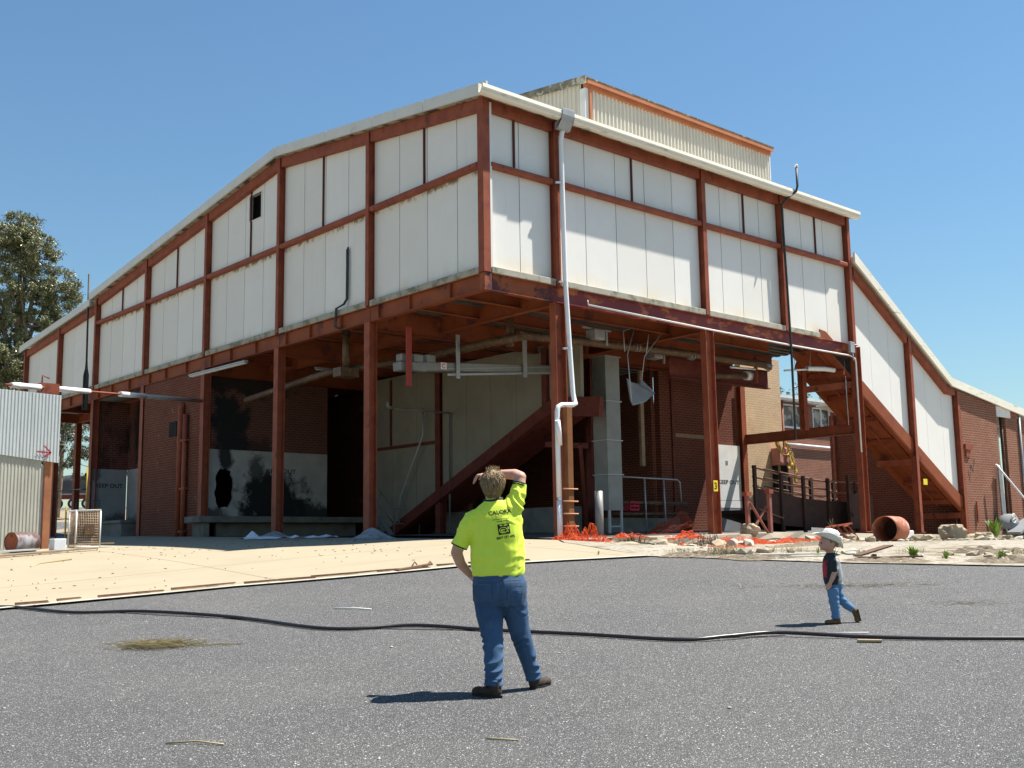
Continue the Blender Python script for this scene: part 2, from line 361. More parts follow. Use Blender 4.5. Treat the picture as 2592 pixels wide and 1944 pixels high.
def spotted(name, base, var, spots, joints=None, bump=.3):
    m, n, p = newmat(name); co = coords(n)
    c = mix(n, ramp(n, noise_n(n, co, .9, 6), .3, .7), base, var)
    c = mix(n, ramp(n, noise_n(n, coords(n, (.3, 3, 1)), 1.2, 6), .5, .75, 0, .35), c, tuple(x*.72 for x in base))
    c = mix(n, ramp(n, noise_n(n, co, 40, 4), .4, .7, 0, .25), c, tuple(x*.8 for x in base))
    for sc, lo, amt, col in spots:
        v = N(n, 'ShaderNodeTexVoronoi'); v.inputs['Scale'].default_value = sc; link(n, co, v.inputs['Vector'])
        r = N(n, 'ShaderNodeSeparateColor'); link(n, v.outputs['Color'], r.inputs[0])
        c = mix(n, mul(n, ramp(n, v.outputs['Distance'], lo, lo*1.4, 1, 0), ramp(n, r.outputs[0], amt, amt+.02)), c, col)
    if joints:
        tc = N(n, 'ShaderNodeTexCoord'); s = N(n, 'ShaderNodeSeparateXYZ'); link(n, tc.outputs['Object'], s.inputs[0])
        for ax, per, off in joints:
            wv = mul(n, mul(n, s.outputs[ax], off, 'ADD'), per, 'PINGPONG')
            c = mix(n, ramp(n, wv, .008, .016, .8, 0), c, tuple(x*.25 for x in base))
    link(n, c, p.inputs['Base Color']); p.inputs['Roughness'].default_value = .9; p.inputs['Specular IOR Level'].default_value = .15
    b = N(n, 'ShaderNodeBump'); b.inputs['Strength'].default_value = bump; b.inputs['Distance'].default_value = .01
    link(n, noise_n(n, co, 60, 5), b.inputs['Height']); link(n, b.outputs[0], p.inputs['Normal'])
    return m
M['apron'] = spotted('sandy_concrete_apron', (.345, .295, .205), (.315, .265, .185), [(3.2, .035, .55, (.05, .045, .035)), (9, .05, .84, (.08, .07, .05)), (22, .08, .9, (.12, .10, .07))], [(0, 3.0, 1.0), (1, 2.4, .6)])
M['strip'] = spotted('pale_broken_concrete', (.37, .335, .27), (.27, .24, .19), [(4, .22, .55, (.15, .12, .085)), (9, .3, .60, (.20, .165, .12)), (2.2, .25, .45, (.22, .18, .125)), (1.1, .3, .55, (.20, .165, .115)), (30, .25, .7, (.12, .10, .075))], [(1, 1.6, .3)], 1.0)
M['dirt'] = spotted('dry_sandy_ground', (.30, .24, .16), (.24, .19, .13), [(3, .15, .7, (.2, .17, .1))])
# the yard: one terrain sheet whose rows follow the slope, fine near the camera and coarse to the horizon
def terrain():
    ts = [-60, -30, -12, -4, 0, 2, 4, 5, 6, 7, 8, 9, 10, 11, 12, 13, 14, 15, 16, 17, 18, 19, 20, 21, 22, 23, 24, 25, 26, 27, 28, 30, 33, 36, 40, 45, 50, 60, 80, 110, 160, 250, 400, 700, 1200]
    ss = [-900, -400, -200, -120, -80, -60, -45, -35, -30]+[-27+.9*i for i in range(61)]+[30, 35, 45, 60, 90, 150, 300, 900]
    mb = MB(); vs = []
    for t in ts:
        for s in ss:
            p = CAM+FW*t+RT*s; vs.append((p.x, p.y, H(p.x, p.y)))
    k = len(ss); fs = [(i*k+j, i*k+j+1, (i+1)*k+j+1, (i+1)*k+j) for i in range(len(ts)-1) for j in range(k-1)]
    mb.add(vs, fs, True); return mb
g = terrain().build('ground', M['asphalt']); g['kind'] = 'structure'
ap_front = [(-11.33, -3.37), (-7.91, -3.24), (-3.87, -3.91), (-.73, -5.41)]
sheet('concrete_apron', [(-40, -3.6), (-20, -3.4)]+ap_front+[(-.41, -3.93), (.17, -2.23), (1.6, -.45), (2.55, .05), (2.55, 16), (-.1, 25.5), (-6, 29), (-40, 29)], M['apron'], .022, .8)
M['edging'] = spotted('pale_concrete_edging', (.50, .47, .39), (.36, .33, .26), [(9, .2, .75, (.12, .10, .08))], None, .6)
sheet('apron_edging', [(-40, -3.70)]+[(-20, -3.50)]+[(x, y-.075) for x, y in ap_front]+[(x+.0, y+.06) for x, y in reversed(ap_front)]+[(-20, -3.36), (-40, -3.56)], M['edging'], .034, .8)
sheet('rubble_ground', [(-.73, -5.43), (.16, -7.4), (.85, -8.7), (2.4, -10.8), (6, -15), (14, -22), (60, -22), (60, -.76), (2.75, -.76), (1.65, -.5), (.22, -2.25), (-.36, -3.95)], M['strip'], .02, .8)
sheet('dirt_track', [(-60, 30), (-6, 29.4), (6, 46), (20, 46), (60, 110), (-20, 140), (-60, 120)], M['dirt'], .03, 4)
# raised loading slab with its broken kerb face
def load_slab():
    mb = MB(); n = 44; xs = [2.7+(30-2.7)*i/n for i in range(n+1)]; ys = [-.75, 0, 1.2, 2.5, 4.8, 8, 16]
    vs = []; r2 = random.Random(3)
    for j, y in enumerate(ys):
        for x in xs: vs.append((x, y+(r2.uniform(-.06, .05) if j == 0 else 0), slabz(x, y)))
    k = n+1; fs = [(j*k+i, j*k+i+1, (j+1)*k+i+1, (j+1)*k+i) for j in range(len(ys)-1) for i in range(n)]
    b = len(vs)
    for i, x in enumerate(xs): vs.append((x, vs[i][1]-r2.uniform(0, .12), vs[i][2]-r2.uniform(.12, .2)))
    for x in xs: vs.append((x, -.72, 1.2))
    for i in range(n): fs += [(b+i, b+i+1, i+1, i), (b+k+i, b+k+i+1, b+i+1, b+i)]
    e = len(vs); vs += [(2.7, -.72, 1.2), (2.7, 16, 1.2)]
    fs += [(b+k, b, 0, (len(ys)-1)*k, e+1)]
    mb.add(vs, fs); return mb
M['kerb'] = spotted('broken_kerb_concrete', (.34, .30, .23), (.27, .235, .18), [(5, .2, .6, (.25, .21, .15)), (14, .2, .75, (.15, .13, .1))], None, .8)
o = load_slab().build('loading_slab', M['kerb']); o['kind'] = 'structure'

M['grime_shade'] = spotted('grimy_shaded_concrete', (.12, .115, .105), (.085, .08, .075), [(4, .15, .7, (.05, .045, .04)), (11, .15, .8, (.25, .24, .22))], None, .4)  # grimy concrete, darkened further to paint in the undercroft shade
sheet('undercroft_shade_floor', [(.3, .15), (2.62, .15), (2.62, 16), (.3, 16)], M['grime_shade'], .035, .8)  # dark sheet over the apron, standing in for shade under the building
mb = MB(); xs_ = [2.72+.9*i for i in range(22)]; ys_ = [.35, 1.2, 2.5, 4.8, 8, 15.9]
mb.add([(x, y, slabz(x, y)+.006) for y in ys_ for x in xs_], [(j*22+i, j*22+i+1, (j+1)*22+i+1, (j+1)*22+i) for j in range(5) for i in range(21)]); o = mb.build('undercroft_shade_floor', M['grime_shade']); o['kind'] = 'structure'  # dark overlay on the slab top, shade put into its colour
# ================================================================ WAREHOUSE
YC = [0, 4.837, 9.589, 14.369, 19.168, 23.9]; YF = [27.95, 32.2]
XC = [2.40, 8.194, 11.997, 15.709]
ZT, ZB, ZM, ZG = 8.08, 7.92, 7.5, 10.59
PX = .19                                   # panels stand back from the column faces
def roofz(y):                              # underside of the barge at the gable
    if y <= 9.59: return 12.17+(y)*.124
    if y <= 24.2: return 13.36-(y-9.59)*.1245
    return 11.32-(y-24.2)*.088
WH = T('warehouse', (0, 0, 0), 'large raised white-panelled industrial building on red-brown steel columns', 'building')
def gable_panels():
    edges = YC
    for i in range(5):
        y0, y1 = edges[i]+.02, edges[i+1]-.02
        nj = 4; js = [y0+(y1-y0)*k/nj for k in range(nj+1)]
        up, lo, jt = MB(), MB(), MB()
        for k in range(nj):
            a, b = js[k]+(.011 if k else 0), js[k+1]-(.011 if k < nj-1 else 0)
            top = lambda y: roofz(y)-.06
            if i == 2 and k == 1:         # small dark opening in this panel
                w0, w1, z0, z1 = 10.97, 11.72, 11.88, 12.70
                for (ya, yb) in ((a, w0), (w1, b)): up.prism([(ya, ZG), (yb, ZG), (yb, top(yb)), (ya, top(ya))], 'x', PX, PX+.1)
                up.prism([(w0, ZG), (w1, ZG), (w1, z0), (w0, z0)], 'x', PX, PX+.1); up.prism([(w0, z1), (w1, z1), (w1, top(w1)), (w0, top(w0))], 'x', PX, PX+.1)
            else: up.prism([(a, ZG), (b, ZG), (b, top(b)), (a, top(a))], 'x', PX, PX+.1)
            lo.box(PX, a, ZT-.04, PX+.1, b, ZG)
            if k: jt.box(PX+.012, js[k]-.012, ZT, PX+.06, js[k]+.012, top(js[k])-.05)
        up.build('wall_panel', M['panel'], WH); lo.build('wall_panel', M['panel'], WH); jt.build('panel_joint', M['joint'], WH)
    for i in range(2):
        y0, y1 = ([23.9]+YF)[i]+.03, YF[i]-.03; up, jt = MB(), MB(); js = [y0+(y1-y0)*k/3 for k in range(4)]
        for k in range(3):
            a, b = js[k]+.006, js[k+1]-.006
            up.prism([(a, ZT-.04), (b, ZT-.04), (b, roofz(b)-.06), (a, roofz(a)-.06)], 'x', PX, PX+.1)
            if k: jt.box(PX+.012, js[k]-.012, ZT, PX+.06, js[k]+.012, roofz(js[k])-.1)
        up.build('wall_panel', M['rpanel'], WH); jt.build('panel_joint', M['joint'], WH)
gable_panels()
# window opening in the gable: frame and a black panel that stands for the dark room
YW0, YW1 = 10.97, 11.72
fr = MB()
for q in ((YW0-.04, 11.84, YW0, 12.74), (YW1, 11.84, YW1+.04, 12.74)): fr.box(PX-.02, q[0], q[1], PX+.05, q[2], q[3])
fr.box(PX-.02, YW0, 11.84, PX+.05, YW1, 11.88); fr.box(PX-.02, YW0, 12.70, PX+.05, YW1, 12.74)
fr.build('window_frame', M['white'], WH)
bb = MB(); bb.box(PX+.9, YW0-.4, 11.5, PX+.95, YW1+.4, 13.0); bb.build('window_backing', M['black'], WH)
def front_panels():
    xs = [0]+XC
    nj = [2, 5, 4, 3]
    for i in range(4):
        x0, x1 = xs[i]+(.22 if i == 0 else .02), xs[i+1]-.02; js = [x0+(x1-x0)*k/nj[i] for k in range(nj[i]+1)]
        up, lo, jt = MB(), MB(), MB()
        for k in range(nj[i]):
            a, b = js[k]+(.011 if k else 0), js[k+1]-(.011 if k < nj[i]-1 else 0)
            up.box(a, PX, ZG, b, PX+.1, 12.1)
            if i == 3: lo.prism([(a, max(ZT-.04, 0) if b < 13.4 else 8.28-(a-13.3)*.6), (b, ZT-.04 if b < 13.4 else 8.28-(b-13.3)*.6), (b, ZG), (a, ZG)] if False else [(a, ZT-.04 if i != 3 or k == 0 else ZM+.3), (b, ZT-.04 if k == 0 else ZM+.3), (b, ZG), (a, ZG)], 'y', PX, PX+.1)
            else: lo.box(a, PX, ZT-.04, b, PX+.1, ZG)
            if k: jt.box(js[k]-.012, PX+.012, ZT, js[k]+.012, PX+.06, 12.05)
        up.build('wall_panel', M['fpanel'], WH); lo.build('wall_panel', M['fpanel'], WH); jt.build('panel_joint', M['joint'], WH)
front_panels()
# side and back walls, simple white panels
mb = MB(); mb.prism([(PX+.12, ZT), (24.0, ZT), (24.0, roofz(24)-.06), (9.59, roofz(9.59)-.06), (PX+.12, roofz(0)-.06)], 'x', 15.72, 15.84); mb.build('side_wall', M['panel'], WH)
mb = MB(); mb.box(.3, 24.0, ZT, 15.7, 24.12, 11.3); mb.box(.3, 32.1, ZT, 5.5, 32.2, 10.5); mb.box(5.4, 24.12, ZT, 5.5, 32.1, 10.5); mb.build('back_wall', M['panel'], WH)
def hcol(x, y, z0, z1, fw_, dp, ax, name='column', mat=None, t=.016, parent=None):
    """rolled H column; ax 'x': flanges face +-x, 'y': flanges face +-y; (x,y) = outer corner face centre"""
    mb = MB()
    if ax == 'x':
        mb.box(x, y-fw_/2, z0, x+t, y+fw_/2, z1); mb.box(x+dp-t, y-fw_/2, z0, x+dp, y+fw_/2, z1); mb.box(x+t, y-t/2, z0, x+dp-t, y+t/2, z1)
    else:
        mb.box(x-fw_/2, y, z0, x+fw_/2, y+t, z1); mb.box(x-fw_/2, y+dp-t, z0, x+fw_/2, y+dp, z1); mb.box(x-t/2, y+t, z0, x+t/2, y+dp-t, z1)
    return mb.build(name, mat or M['rust'], parent or WH)
# upper columns
for i, y in enumerate(YC[1:]+YF): hcol(-.01, y, ZB+.02, roofz(y)-.02, .15, PX+.02, 'x')
for i, x in enumerate(XC): hcol(x, -.01, ZB+.02, 12.2, .16, PX+.02, 'y')
mb = MB(); mb.box(-.01, -.01, ZB+.01, .02, .20, 12.2); mb.box(.02, -.01, ZB+.01, .20, .02, 12.2); mb.box(.02, .02, ZB+.01, .19, .19, 12.15); mb.build('column', M['rust'], WH)
mb = MB(); mb.box(.02, .012, ZM, .235, .20, ZB-.003); mb.build('beam_joint', M['patchy'], WH)
# mullions between the upper panels
for y in [(YC[i]+YC[i+1])/2+o_ for i, o_ in ((0, .1), (1, .1), (2, -.4), (3, .1), (4, .1))]:
    mb = MB(); mb.box(PX-.05, y-.022, ZG+.06, PX-.003, y+.022, roofz(y)-.3); mb.build('mullion', M['dark'], WH)
for x in (1.12, 5.35, 10.25, 14.0):
    mb = MB(); mb.box(x-.022, PX-.05, ZG+.06, x+.022, PX-.003, 11.95); mb.build('mullion', M['dark'], WH)
# girts
mb = MB()
for i in range(5): mb.box(.0, YC[i]+(.25 if i == 0 else .08), ZG-.09, PX-.004, YC[i+1]-.08, ZG+.05)
mb.build('girt', M['rust'], WH, bevel=.02)
mb = MB(); xs = [0]+XC
for i in range(4): mb.box(xs[i]+(.25 if i == 0 else .09), .0, ZG-.09, xs[i+1]-.09, PX-.004, ZG+.05)
mb.build('girt', M['rust'], WH, bevel=.03)
# top beams following the roof
for (a, b) in zip(YC+YF[:0], YC[1:]):
    a2, b2 = a+(.25 if a == 0 else .08), b-.08
    mb = MB(); mb.prism([(a2, roofz(a2)-.30), (b2, roofz(b2)-.30), (b2, roofz(b2)-.005), (a2, roofz(a2)-.005)], 'x', .03, .18); mb.build('roof_beam', M['rust'], WH)
for (a, b) in ((24.0, 27.87), (28.03, 32.1)):
    mb = MB(); mb.prism([(a, roofz(a+.3)-.26), (b, roofz(b)-.26), (b, roofz(b)-.005), (a, roofz(a+.3)-.005)], 'x', .03, .18); mb.build('roof_beam', M['rust'], WH)
for i in range(4):
    mb = MB(); mb.box(xs[i]+(.25 if i == 0 else .09), .03, 11.90, xs[i+1]-.09, .18, 12.2); mb.build('roof_beam', M['rust'], WH)
# roof, barge, gutter
def rz(y): return roofz(y)+.27
mb = MB()
mb.prism([(-.30, rz(-.3)-.05), (9.59, rz(9.59)), (24.2, rz(24.2)), (24.2, rz(24.2)-.06), (9.59, rz(9.59)-.06), (-.30, rz(-.3)-.11)], 'x', -.10, 16.0)
mb.prism([(24.25, rz(24.3)-.02), (32.5, rz(32.5)), (32.5, rz(32.5)-.06), (24.25, rz(24.3)-.08)], 'x', -.10, 5.8)
mb.build('roof', M['cream_iron'], WH)
mb = MB()
def bargeseg(a, b):
    mb.prism([(a, roofz(a)+.005), (b, roofz(b)+.005), (b, rz(b)+.02), (a, rz(a)+.02)], 'x', -.16, -.103)
ys = [-.33, 2.15, 4.4, 6.7, 9.59]; 
for a, b in zip(ys, ys[1:]): bargeseg(a+.006, b-.006)
ys = [9.59, 12.1, 14.6, 17, 19.4, 21.8, 24.2]
for a, b in zip(ys, ys[1:]): bargeseg(a+.006, b-.006)
mb.prism([(24.21, roofz(24.3)), (32.5, roofz(32.5)), (32.5, rz(32.5)), (24.21, rz(24.3))], 'x', -.16, -.103)
mb.build('barge_board', M['fascia'], WH)
# lined eave strip below the barge
mb = MB(); mb.prism([(-.3, roofz(-.3)+.01), (9.59, roofz(9.59)+.01), (24.2, roofz(24.2)+.01), (24.2, roofz(24.2)+.03), (9.59, roofz(9.59)+.03), (-.3, roofz(-.3)+.03)], 'x', -.10, .3); mb.build('eave_lining', M['eave'], WH)
mb = MB(); prof = [(-.40, 12.30), (-.42, 12.29), (-.43, 12.20), (-.40, 12.17), (-.40, 12.12), (-.35, 12.07), (-.24, 12.07), (-.24, 12.33), (-.26, 12.33), (-.26, 12.1), (-.35, 12.1), (-.38, 12.13), (-.38, 12.28)]
mb.prism(prof, 'x', -.34, 15.83); mb.build('gutter', M['gutter'], WH)
mb = MB(); mb.box(-.1, -.235, 12.19, 15.95, .25, 12.215); mb.build('eave_lining', M['eave'], WH)
# concrete floor edge
mb = MB(); b_ = [0]+YC[1:]
for i in range(5): mb.box(.02, YC[i]+(.24 if i == 0 else .08), ZB, .32, YC[i+1]-.08, ZT)
for a, b in ((23.98, 27.87), (28.03, 32.1)): mb.box(.02, a, ZB, .32, b, ZT)
for a, b in ((.24, 2.31), (2.49, 8.11), (8.28, 11.91), (12.08, 13.75)): mb.box(a, .0, ZB, b, .30, ZT)
mb.build('floor_edge', M['slab'], WH, bevel=.012)
mb = MB(); mb.box(.33, .31, ZB+.012, 13.3, 23.9, ZB+.1); mb.box(13.3, 1.8, ZB+.012, 15.7, 23.9, ZB+.1); mb.box(.33, 23.9, ZB+.012, 5.5, 32.1, ZB+.1)
for k in range(70):
    y = .5+k*.33
    mb.box(.35, y, ZB-.03, 13.2 if y < 1.8 else 15.6, y+.16, ZB+.01)
mb.build('floor_deck', M['deck'], WH)
# perimeter floor beams: left run orange, front run worn purple red
seg = YC+YF
for a, b in zip(seg, seg[1:]):
    mb = MB(); mb.ibeam((.12, a+(.205 if a == 0 else .01), (ZM+ZB)/2), (.12, b-.01, (ZM+ZB)/2), ZB-ZM-.004, .18, .02)
    for s_ in (.28, .62, .9):
        y = a+(b-a)*s_; mb.box(.03, y-.01, ZM+.02, .11, y+.01, ZB-.02)
    mb.build('floor_beam', M['orange'], WH)
xs2 = [.24, 2.28, 8.07, 11.9, 15.95]
for i in range(4):
    mb = MB(); a, b = xs2[i], xs2[i+1]; mb.ibeam((a, .12, (ZM+ZB)/2), (b, .12, (ZM+ZB)/2), ZB-ZM-.004, .18, .02)
    mb.build('floor_beam', M['patchy'] if i == 0 else M['purple'], WH)
mb = MB(); mb.prism([(13.76, 7.93), (14.5, 7.93), (14.1, 8.16), (13.76, 8.2)], 'y', .03, .06); mb.build('edge_plate', M['orange'], WH)
# interior girders and joists
for y in YC[1:5]:
    mb = MB(); mb.ibeam((.26, y, 7.60), (8.1 if y != 4.837 else 15.6, y, 7.60), .62, .2, .02); mb.build('girder', M['orange'], WH)
for x in (2.4, 8.194): 
    for a, b in zip(YC, YC[1:5]):
        mb = MB(); mb.ibeam((x, a+.22, 7.68), (x, b-.12, 7.68), .44, .17, .018); mb.build('girder', M['orange'], WH)
mb = MB()
for y in (1.45, 3.1, 6.4, 8.0, 11.2, 12.8, 16, 17.6): mb.ibeam((.25, y, 7.75), (15.5 if 2 < y < 5 else 13.0, y, 7.75), .32, .13, .014)
mb.ibeam((.25, 28, 7.68), (5.4, 28, 7.68), .42, .16, .016); mb.ibeam((.25, 31.9, 7.68), (5.4, 31.9, 7.68), .42, .16, .016); mb.ibeam((2.4, 24.2, 7.68), (2.4, 31.8, 7.68), .42, .16, .016)
mb.build('joist', M['orange'], WH)
# lower columns
for i, y in enumerate(YC[1:]): hcol(0.0, y, (1.78, 1.80, 1.9, 1.9, 1.9)[i]-.06, ZM, .25, .25, 'x')
hcol(0.0, YF[0], 1.9, ZM, .2, .2, 'x'); hcol(0, YF[1], 1.9, ZM, .2, .2, 'x'); hcol(2.3, 31.9, 1.7, ZM, .25, .25, 'x')
for (x, y) in ((8.194, 4.70), (6.1, 9.589), (2.4, 9.589)):
    if (x, y) != (2.4, 9.589): hcol(x-.12, y, 1.7, 7.3, .25, .25, 'x', mat=M['dred'])
def webcol(x, y0, z0, z1, wd=.36, dp=.2, zt=None):
    mb = MB(); mb.box(x-wd/2, y0, z0, x-wd/2+.02, y0+dp, z1); mb.box(x+wd/2-.02, y0, z0, x+wd/2, y0+dp, z1); mb.box(x-wd/2+.02, y0+dp*.5, z0, x+wd/2-.02, y0+dp*.5+.014, z1)
    mb.box(x-wd/2-.04, y0-.03, z0-.01, x+wd/2+.04, y0+dp+.03, z0+.02)
    return mb
webcol(2.42, 0.0, 1.70, ZM).build('column', M['rust'], WH)
webcol(8.22, 0.0, 1.82, ZM).build('column', M['rust'], WH)
# end column rises past the floor beam
webcol(15.80, -.04, 1.88, ZB-.06, .30).build('column', M['rust'], WH)
mb = MB(); mb.box(15.60, -.1, 5.0, 15.72, 4.7, 5.34) if False else mb.ibeam((15.85, .17, 5.2), (15.98, 4.72, 5.2), .34, .16, .016); mb.build('tie_beam', M['rust'], WH)
# roof monitor
X0, X1 = 6.50, 15.75
mb = MB(); pitch = .17; n = int((X1-X0)/pitch)
def corr(mb, axis, a, b, pos, z0f, z1f, pitch, depth, sgn):
    """corrugated sheet: trapezoid ribs along axis between a and b at plane pos"""
    n = max(1, int(round((b-a)/pitch))); p = (b-a)/n; pts = []
    for i in range(n):
        for f_, d in ((0, 0), (.30, 0), (.42, 1), (.72, 1), (.85, 0)): pts.append((a+(i+f_)*p, d*depth))
    pts.append((b, 0)); vs = []
    for u, d in pts:
        for z in (z0f(u), z1f(u)):
            vs.append((u, pos+sgn*d, z) if axis == 'x' else (pos+sgn*d, u, z))
    mb.add(vs, [(2*i, 2*i+2, 2*i+3, 2*i+1) for i in range(len(pts)-1)])
def mroof(y): return 15.42+(min(y, 9.59)-3)*.125-(max(0, y-9.59))*.125
corr(mb, 'x', X0+.12, X1, 3.0, lambda u: 12.7, lambda u: 15.15, .168, .045, -1); mb.build('monitor_wall', M['cream_iron'], WH)
mb = MB(); corr(mb, 'y', 3.1, 16.1, 6.5, lambda u: 12.6, lambda u: mroof(u)-.02, .168, .035, -1); mb.build('monitor_wall', M['cream_iron'], WH)
mb = MB(); corr(mb, 'y', 3.1, 16.1, X1, lambda u: 12.6, lambda u: mroof(u)-.02, .168, .035, 1); mb.box(6.5, 16.1, 12.6, X1, 16.14, 14.6); mb.build('monitor_wall', M['cream_iron'], WH)
mb = MB(); mb.box(X0-.03, 2.92, 12.6, X0+.12, 3.14, 15.15); mb.box(X1, 2.95, 12.6, X1+.05, 3.15, 15.15); mb.build('monitor_corner', M['white'], WH)
mb = MB(); mb.box(X0+.0, 2.90, 15.152, X1+.06, 3.02, 15.32); mb.box(X0+.125, 2.86, 12.6, X0+.2, 2.955, 15.15)
mb.box(X0-.02, 2.83, 15.323, X1+.05, 3.02, 15.36); mb.box(X0-.02, 2.80, 15.27, X1+.05, 2.827, 15.40); mb.build('monitor_beam', M['terra'], WH)
mb = MB(); pts = []; n = int((X1+.16-X0+.1)/.09)
for yy0, yy1 in ((2.79, 9.59), (9.59, 16.5)):
    for i in range(n):
        x = X0-.08+i*.09
        mb.prism([(x, mroof(2.8)+.01), (x+.045, mroof(2.8)+.045), (x+.09, mroof(2.8)+.01)], 'y', yy0, yy0+.02) if yy0 < 3 else None
mb.prism([(2.79, mroof(2.79)+.02), (9.59, mroof(9.59)), (16.5, mroof(16.5)), (16.5, mroof(16.5)+.03), (9.59, mroof(9.59)+.03), (2.79, mroof(2.79)+.05)], 'x', X0-.08, X1+.08)
mb.build('monitor_roof', M['moss'], WH)
mb = MB(); mb.prism([(2.79, mroof(2.79)-.16), (9.59, mroof(9.59)-.12), (9.59, mroof(9.59)+.06), (2.79, mroof(2.79)+.08)], 'x', X0-.13, X0-.085); mb.build('monitor_barge', M['moss'], WH)
# downpipe with rainwater head
mb = MB(); mb.prism([(-.447, 12.34), (-.433, 12.34), (-.433, 12.22), (-.40, 12.06), (-.15, 12.05), (-.15, 11.86), (-.27, 11.86), (-.447, 12.18)], 'x', 2.22, 2.64); mb.build('rainwater_head', M['galv'], WH, bevel=.02)
pth = [(2.45, -.21, 11.93), (2.45, -.16, 11.8), (2.46, -.11, 11.62), (2.47, -.11, 10.6), (2.5, -.11, 8.1), (2.58, -.13, 6.4), (2.63, -.16, 5.25), (2.63, -.2, 5.08), (2.62, -.25, 4.99), (2.53, -.25, 4.95), (2.15, -.25, 4.92), (2.04, -.25, 4.87), (2.0, -.25, 4.75), (2.0, -.25, 3.9), (2.01, -.25, 2.72)]
mb = MB(); mb.tube(pth, .062, 12); mb.tube([(2.01, -.25, 2.64), (2.02, -.25, H(2, -.25)+.02)], .066, 12); mb.tube([(2.01, -.25, 2.73), (2.035, -.25, 2.68), (2.01, -.25, 2.63)], [.062, .045, .066], 10); mb.build('downpipe', M['pvc'], WH)
mb = MB(); mb.tube([(2.02, -.3, 3.95), (1.93, -.36, 4.25), (1.86, -.4, 4.52)], [.062, .068, .066], 12); mb.build('pipe_branch', M['pvc'], WH)
mb = MB()
for (x, y, z) in ((2.46, -.11, 10.52), (2.5, -.11, 8.0), (2.58, -.13, 6.35)): mb.beam((x-.22, y, z-.02), (x+.06, y-.02, z+.02), .05, .05)
mb.build('pipe_clamp', M['galv'], WH)
# long thin pipe clipped along the front beam, dropping at the end column
mb = MB(); mb.tube([(3.36, -.05, 7.56), (8.2, -.06, 7.50), (11.9, -.06, 7.48), (15.3, -.06, 7.50), (15.55, -.07, 7.42), (15.58, -.07, 7.3), (15.60, -.07, 4.4)], .026, 8); mb.tube([(3.36, -.05, 7.56), (3.33, -.05, 7.68)], .016, 6); mb.build('thin_pipe', M['white'], WH)
# conduit tray on the gable and the two tall conduit masts
mb = MB()
for d in (0, .05): mb.tube([(.13, 5.96+d, 9.8-d), (.12, 5.94+d, 9.3), (.12, 5.95+d, 8.35), (.05, 6.0+d, 8.2), (-.06, 6.2+d, 8.1), (-.06, 6.25+d, 7.6), (.2, 6.0+d, 7.42)], .026, 6)
mb.build('cable_conduit', M['conduit'], WH)
mb = MB()
for k, (dx, dy) in enumerate(((0, 0), (0, .16), (-.08, .08), (0, -.14))):
    mb.tube([(-.12+dx, 24.25+dy, 7.15), (-.12+dx, 24.25+dy, 8.5), (-.12+dx*.3, 24.3+dy*.3, 8.8), (-.12, 24.33, 9.2)], .032, 6)
mb.tube([(-.12, 24.33, 9.0), (-.12, 24.45, 12.65)], .038, 6); mb.build('cable_mast', M['conduit'], WH)
mb = MB(); mb.tube([(11.93, -.12, 4.6), (11.98, -.1, 7.45), (11.97, -.07, 9.6), (11.90, -.07, 11.85), (11.93, -.2, 11.98), (12.12, -.475, 12.22), (12.2, -.475, 12.4), (12.2, -.475, 13.0)], .036, 8); mb.build('cable_mast', M['conduit'], WH)
mb = MB(); mb.ball((12.2, -.475, 13.05), .055, nu=8, nv=6); mb.ball((12.14, -.475, 13.02), .03, nu=6, nv=5); mb.ball((12.26, -.475, 13.02), .03, nu=6, nv=5); mb.build('mast_cap', M['white'], WH)
mb = MB(); mb.box(15.25, -.12, 7.6, 15.5, -.03, 7.95); mb.tube([(15.4, -.08, 7.6), (15.42, -.1, 7.35)], .03, 6); mb.build('junction_box', M['galv'], WH, bevel=.01)
# number plate on the second column
mb = MB(); mb.box(8.08, -.03, 3.0, 8.26, -.018, 3.30); npl = mb.build('number_plate', M['yellow'], WH)
text_mesh('3', .26, M['ink'], 'number', WH, (8.10, -.03, 3.06), (1, 0, 0), (0, 0, 1), .003, .006)
mb = MB(); mb.box(19.40, -.07, 3.46, 19.66, -.055, 3.66); mb.build('number_plate', M['yellow'], WH)
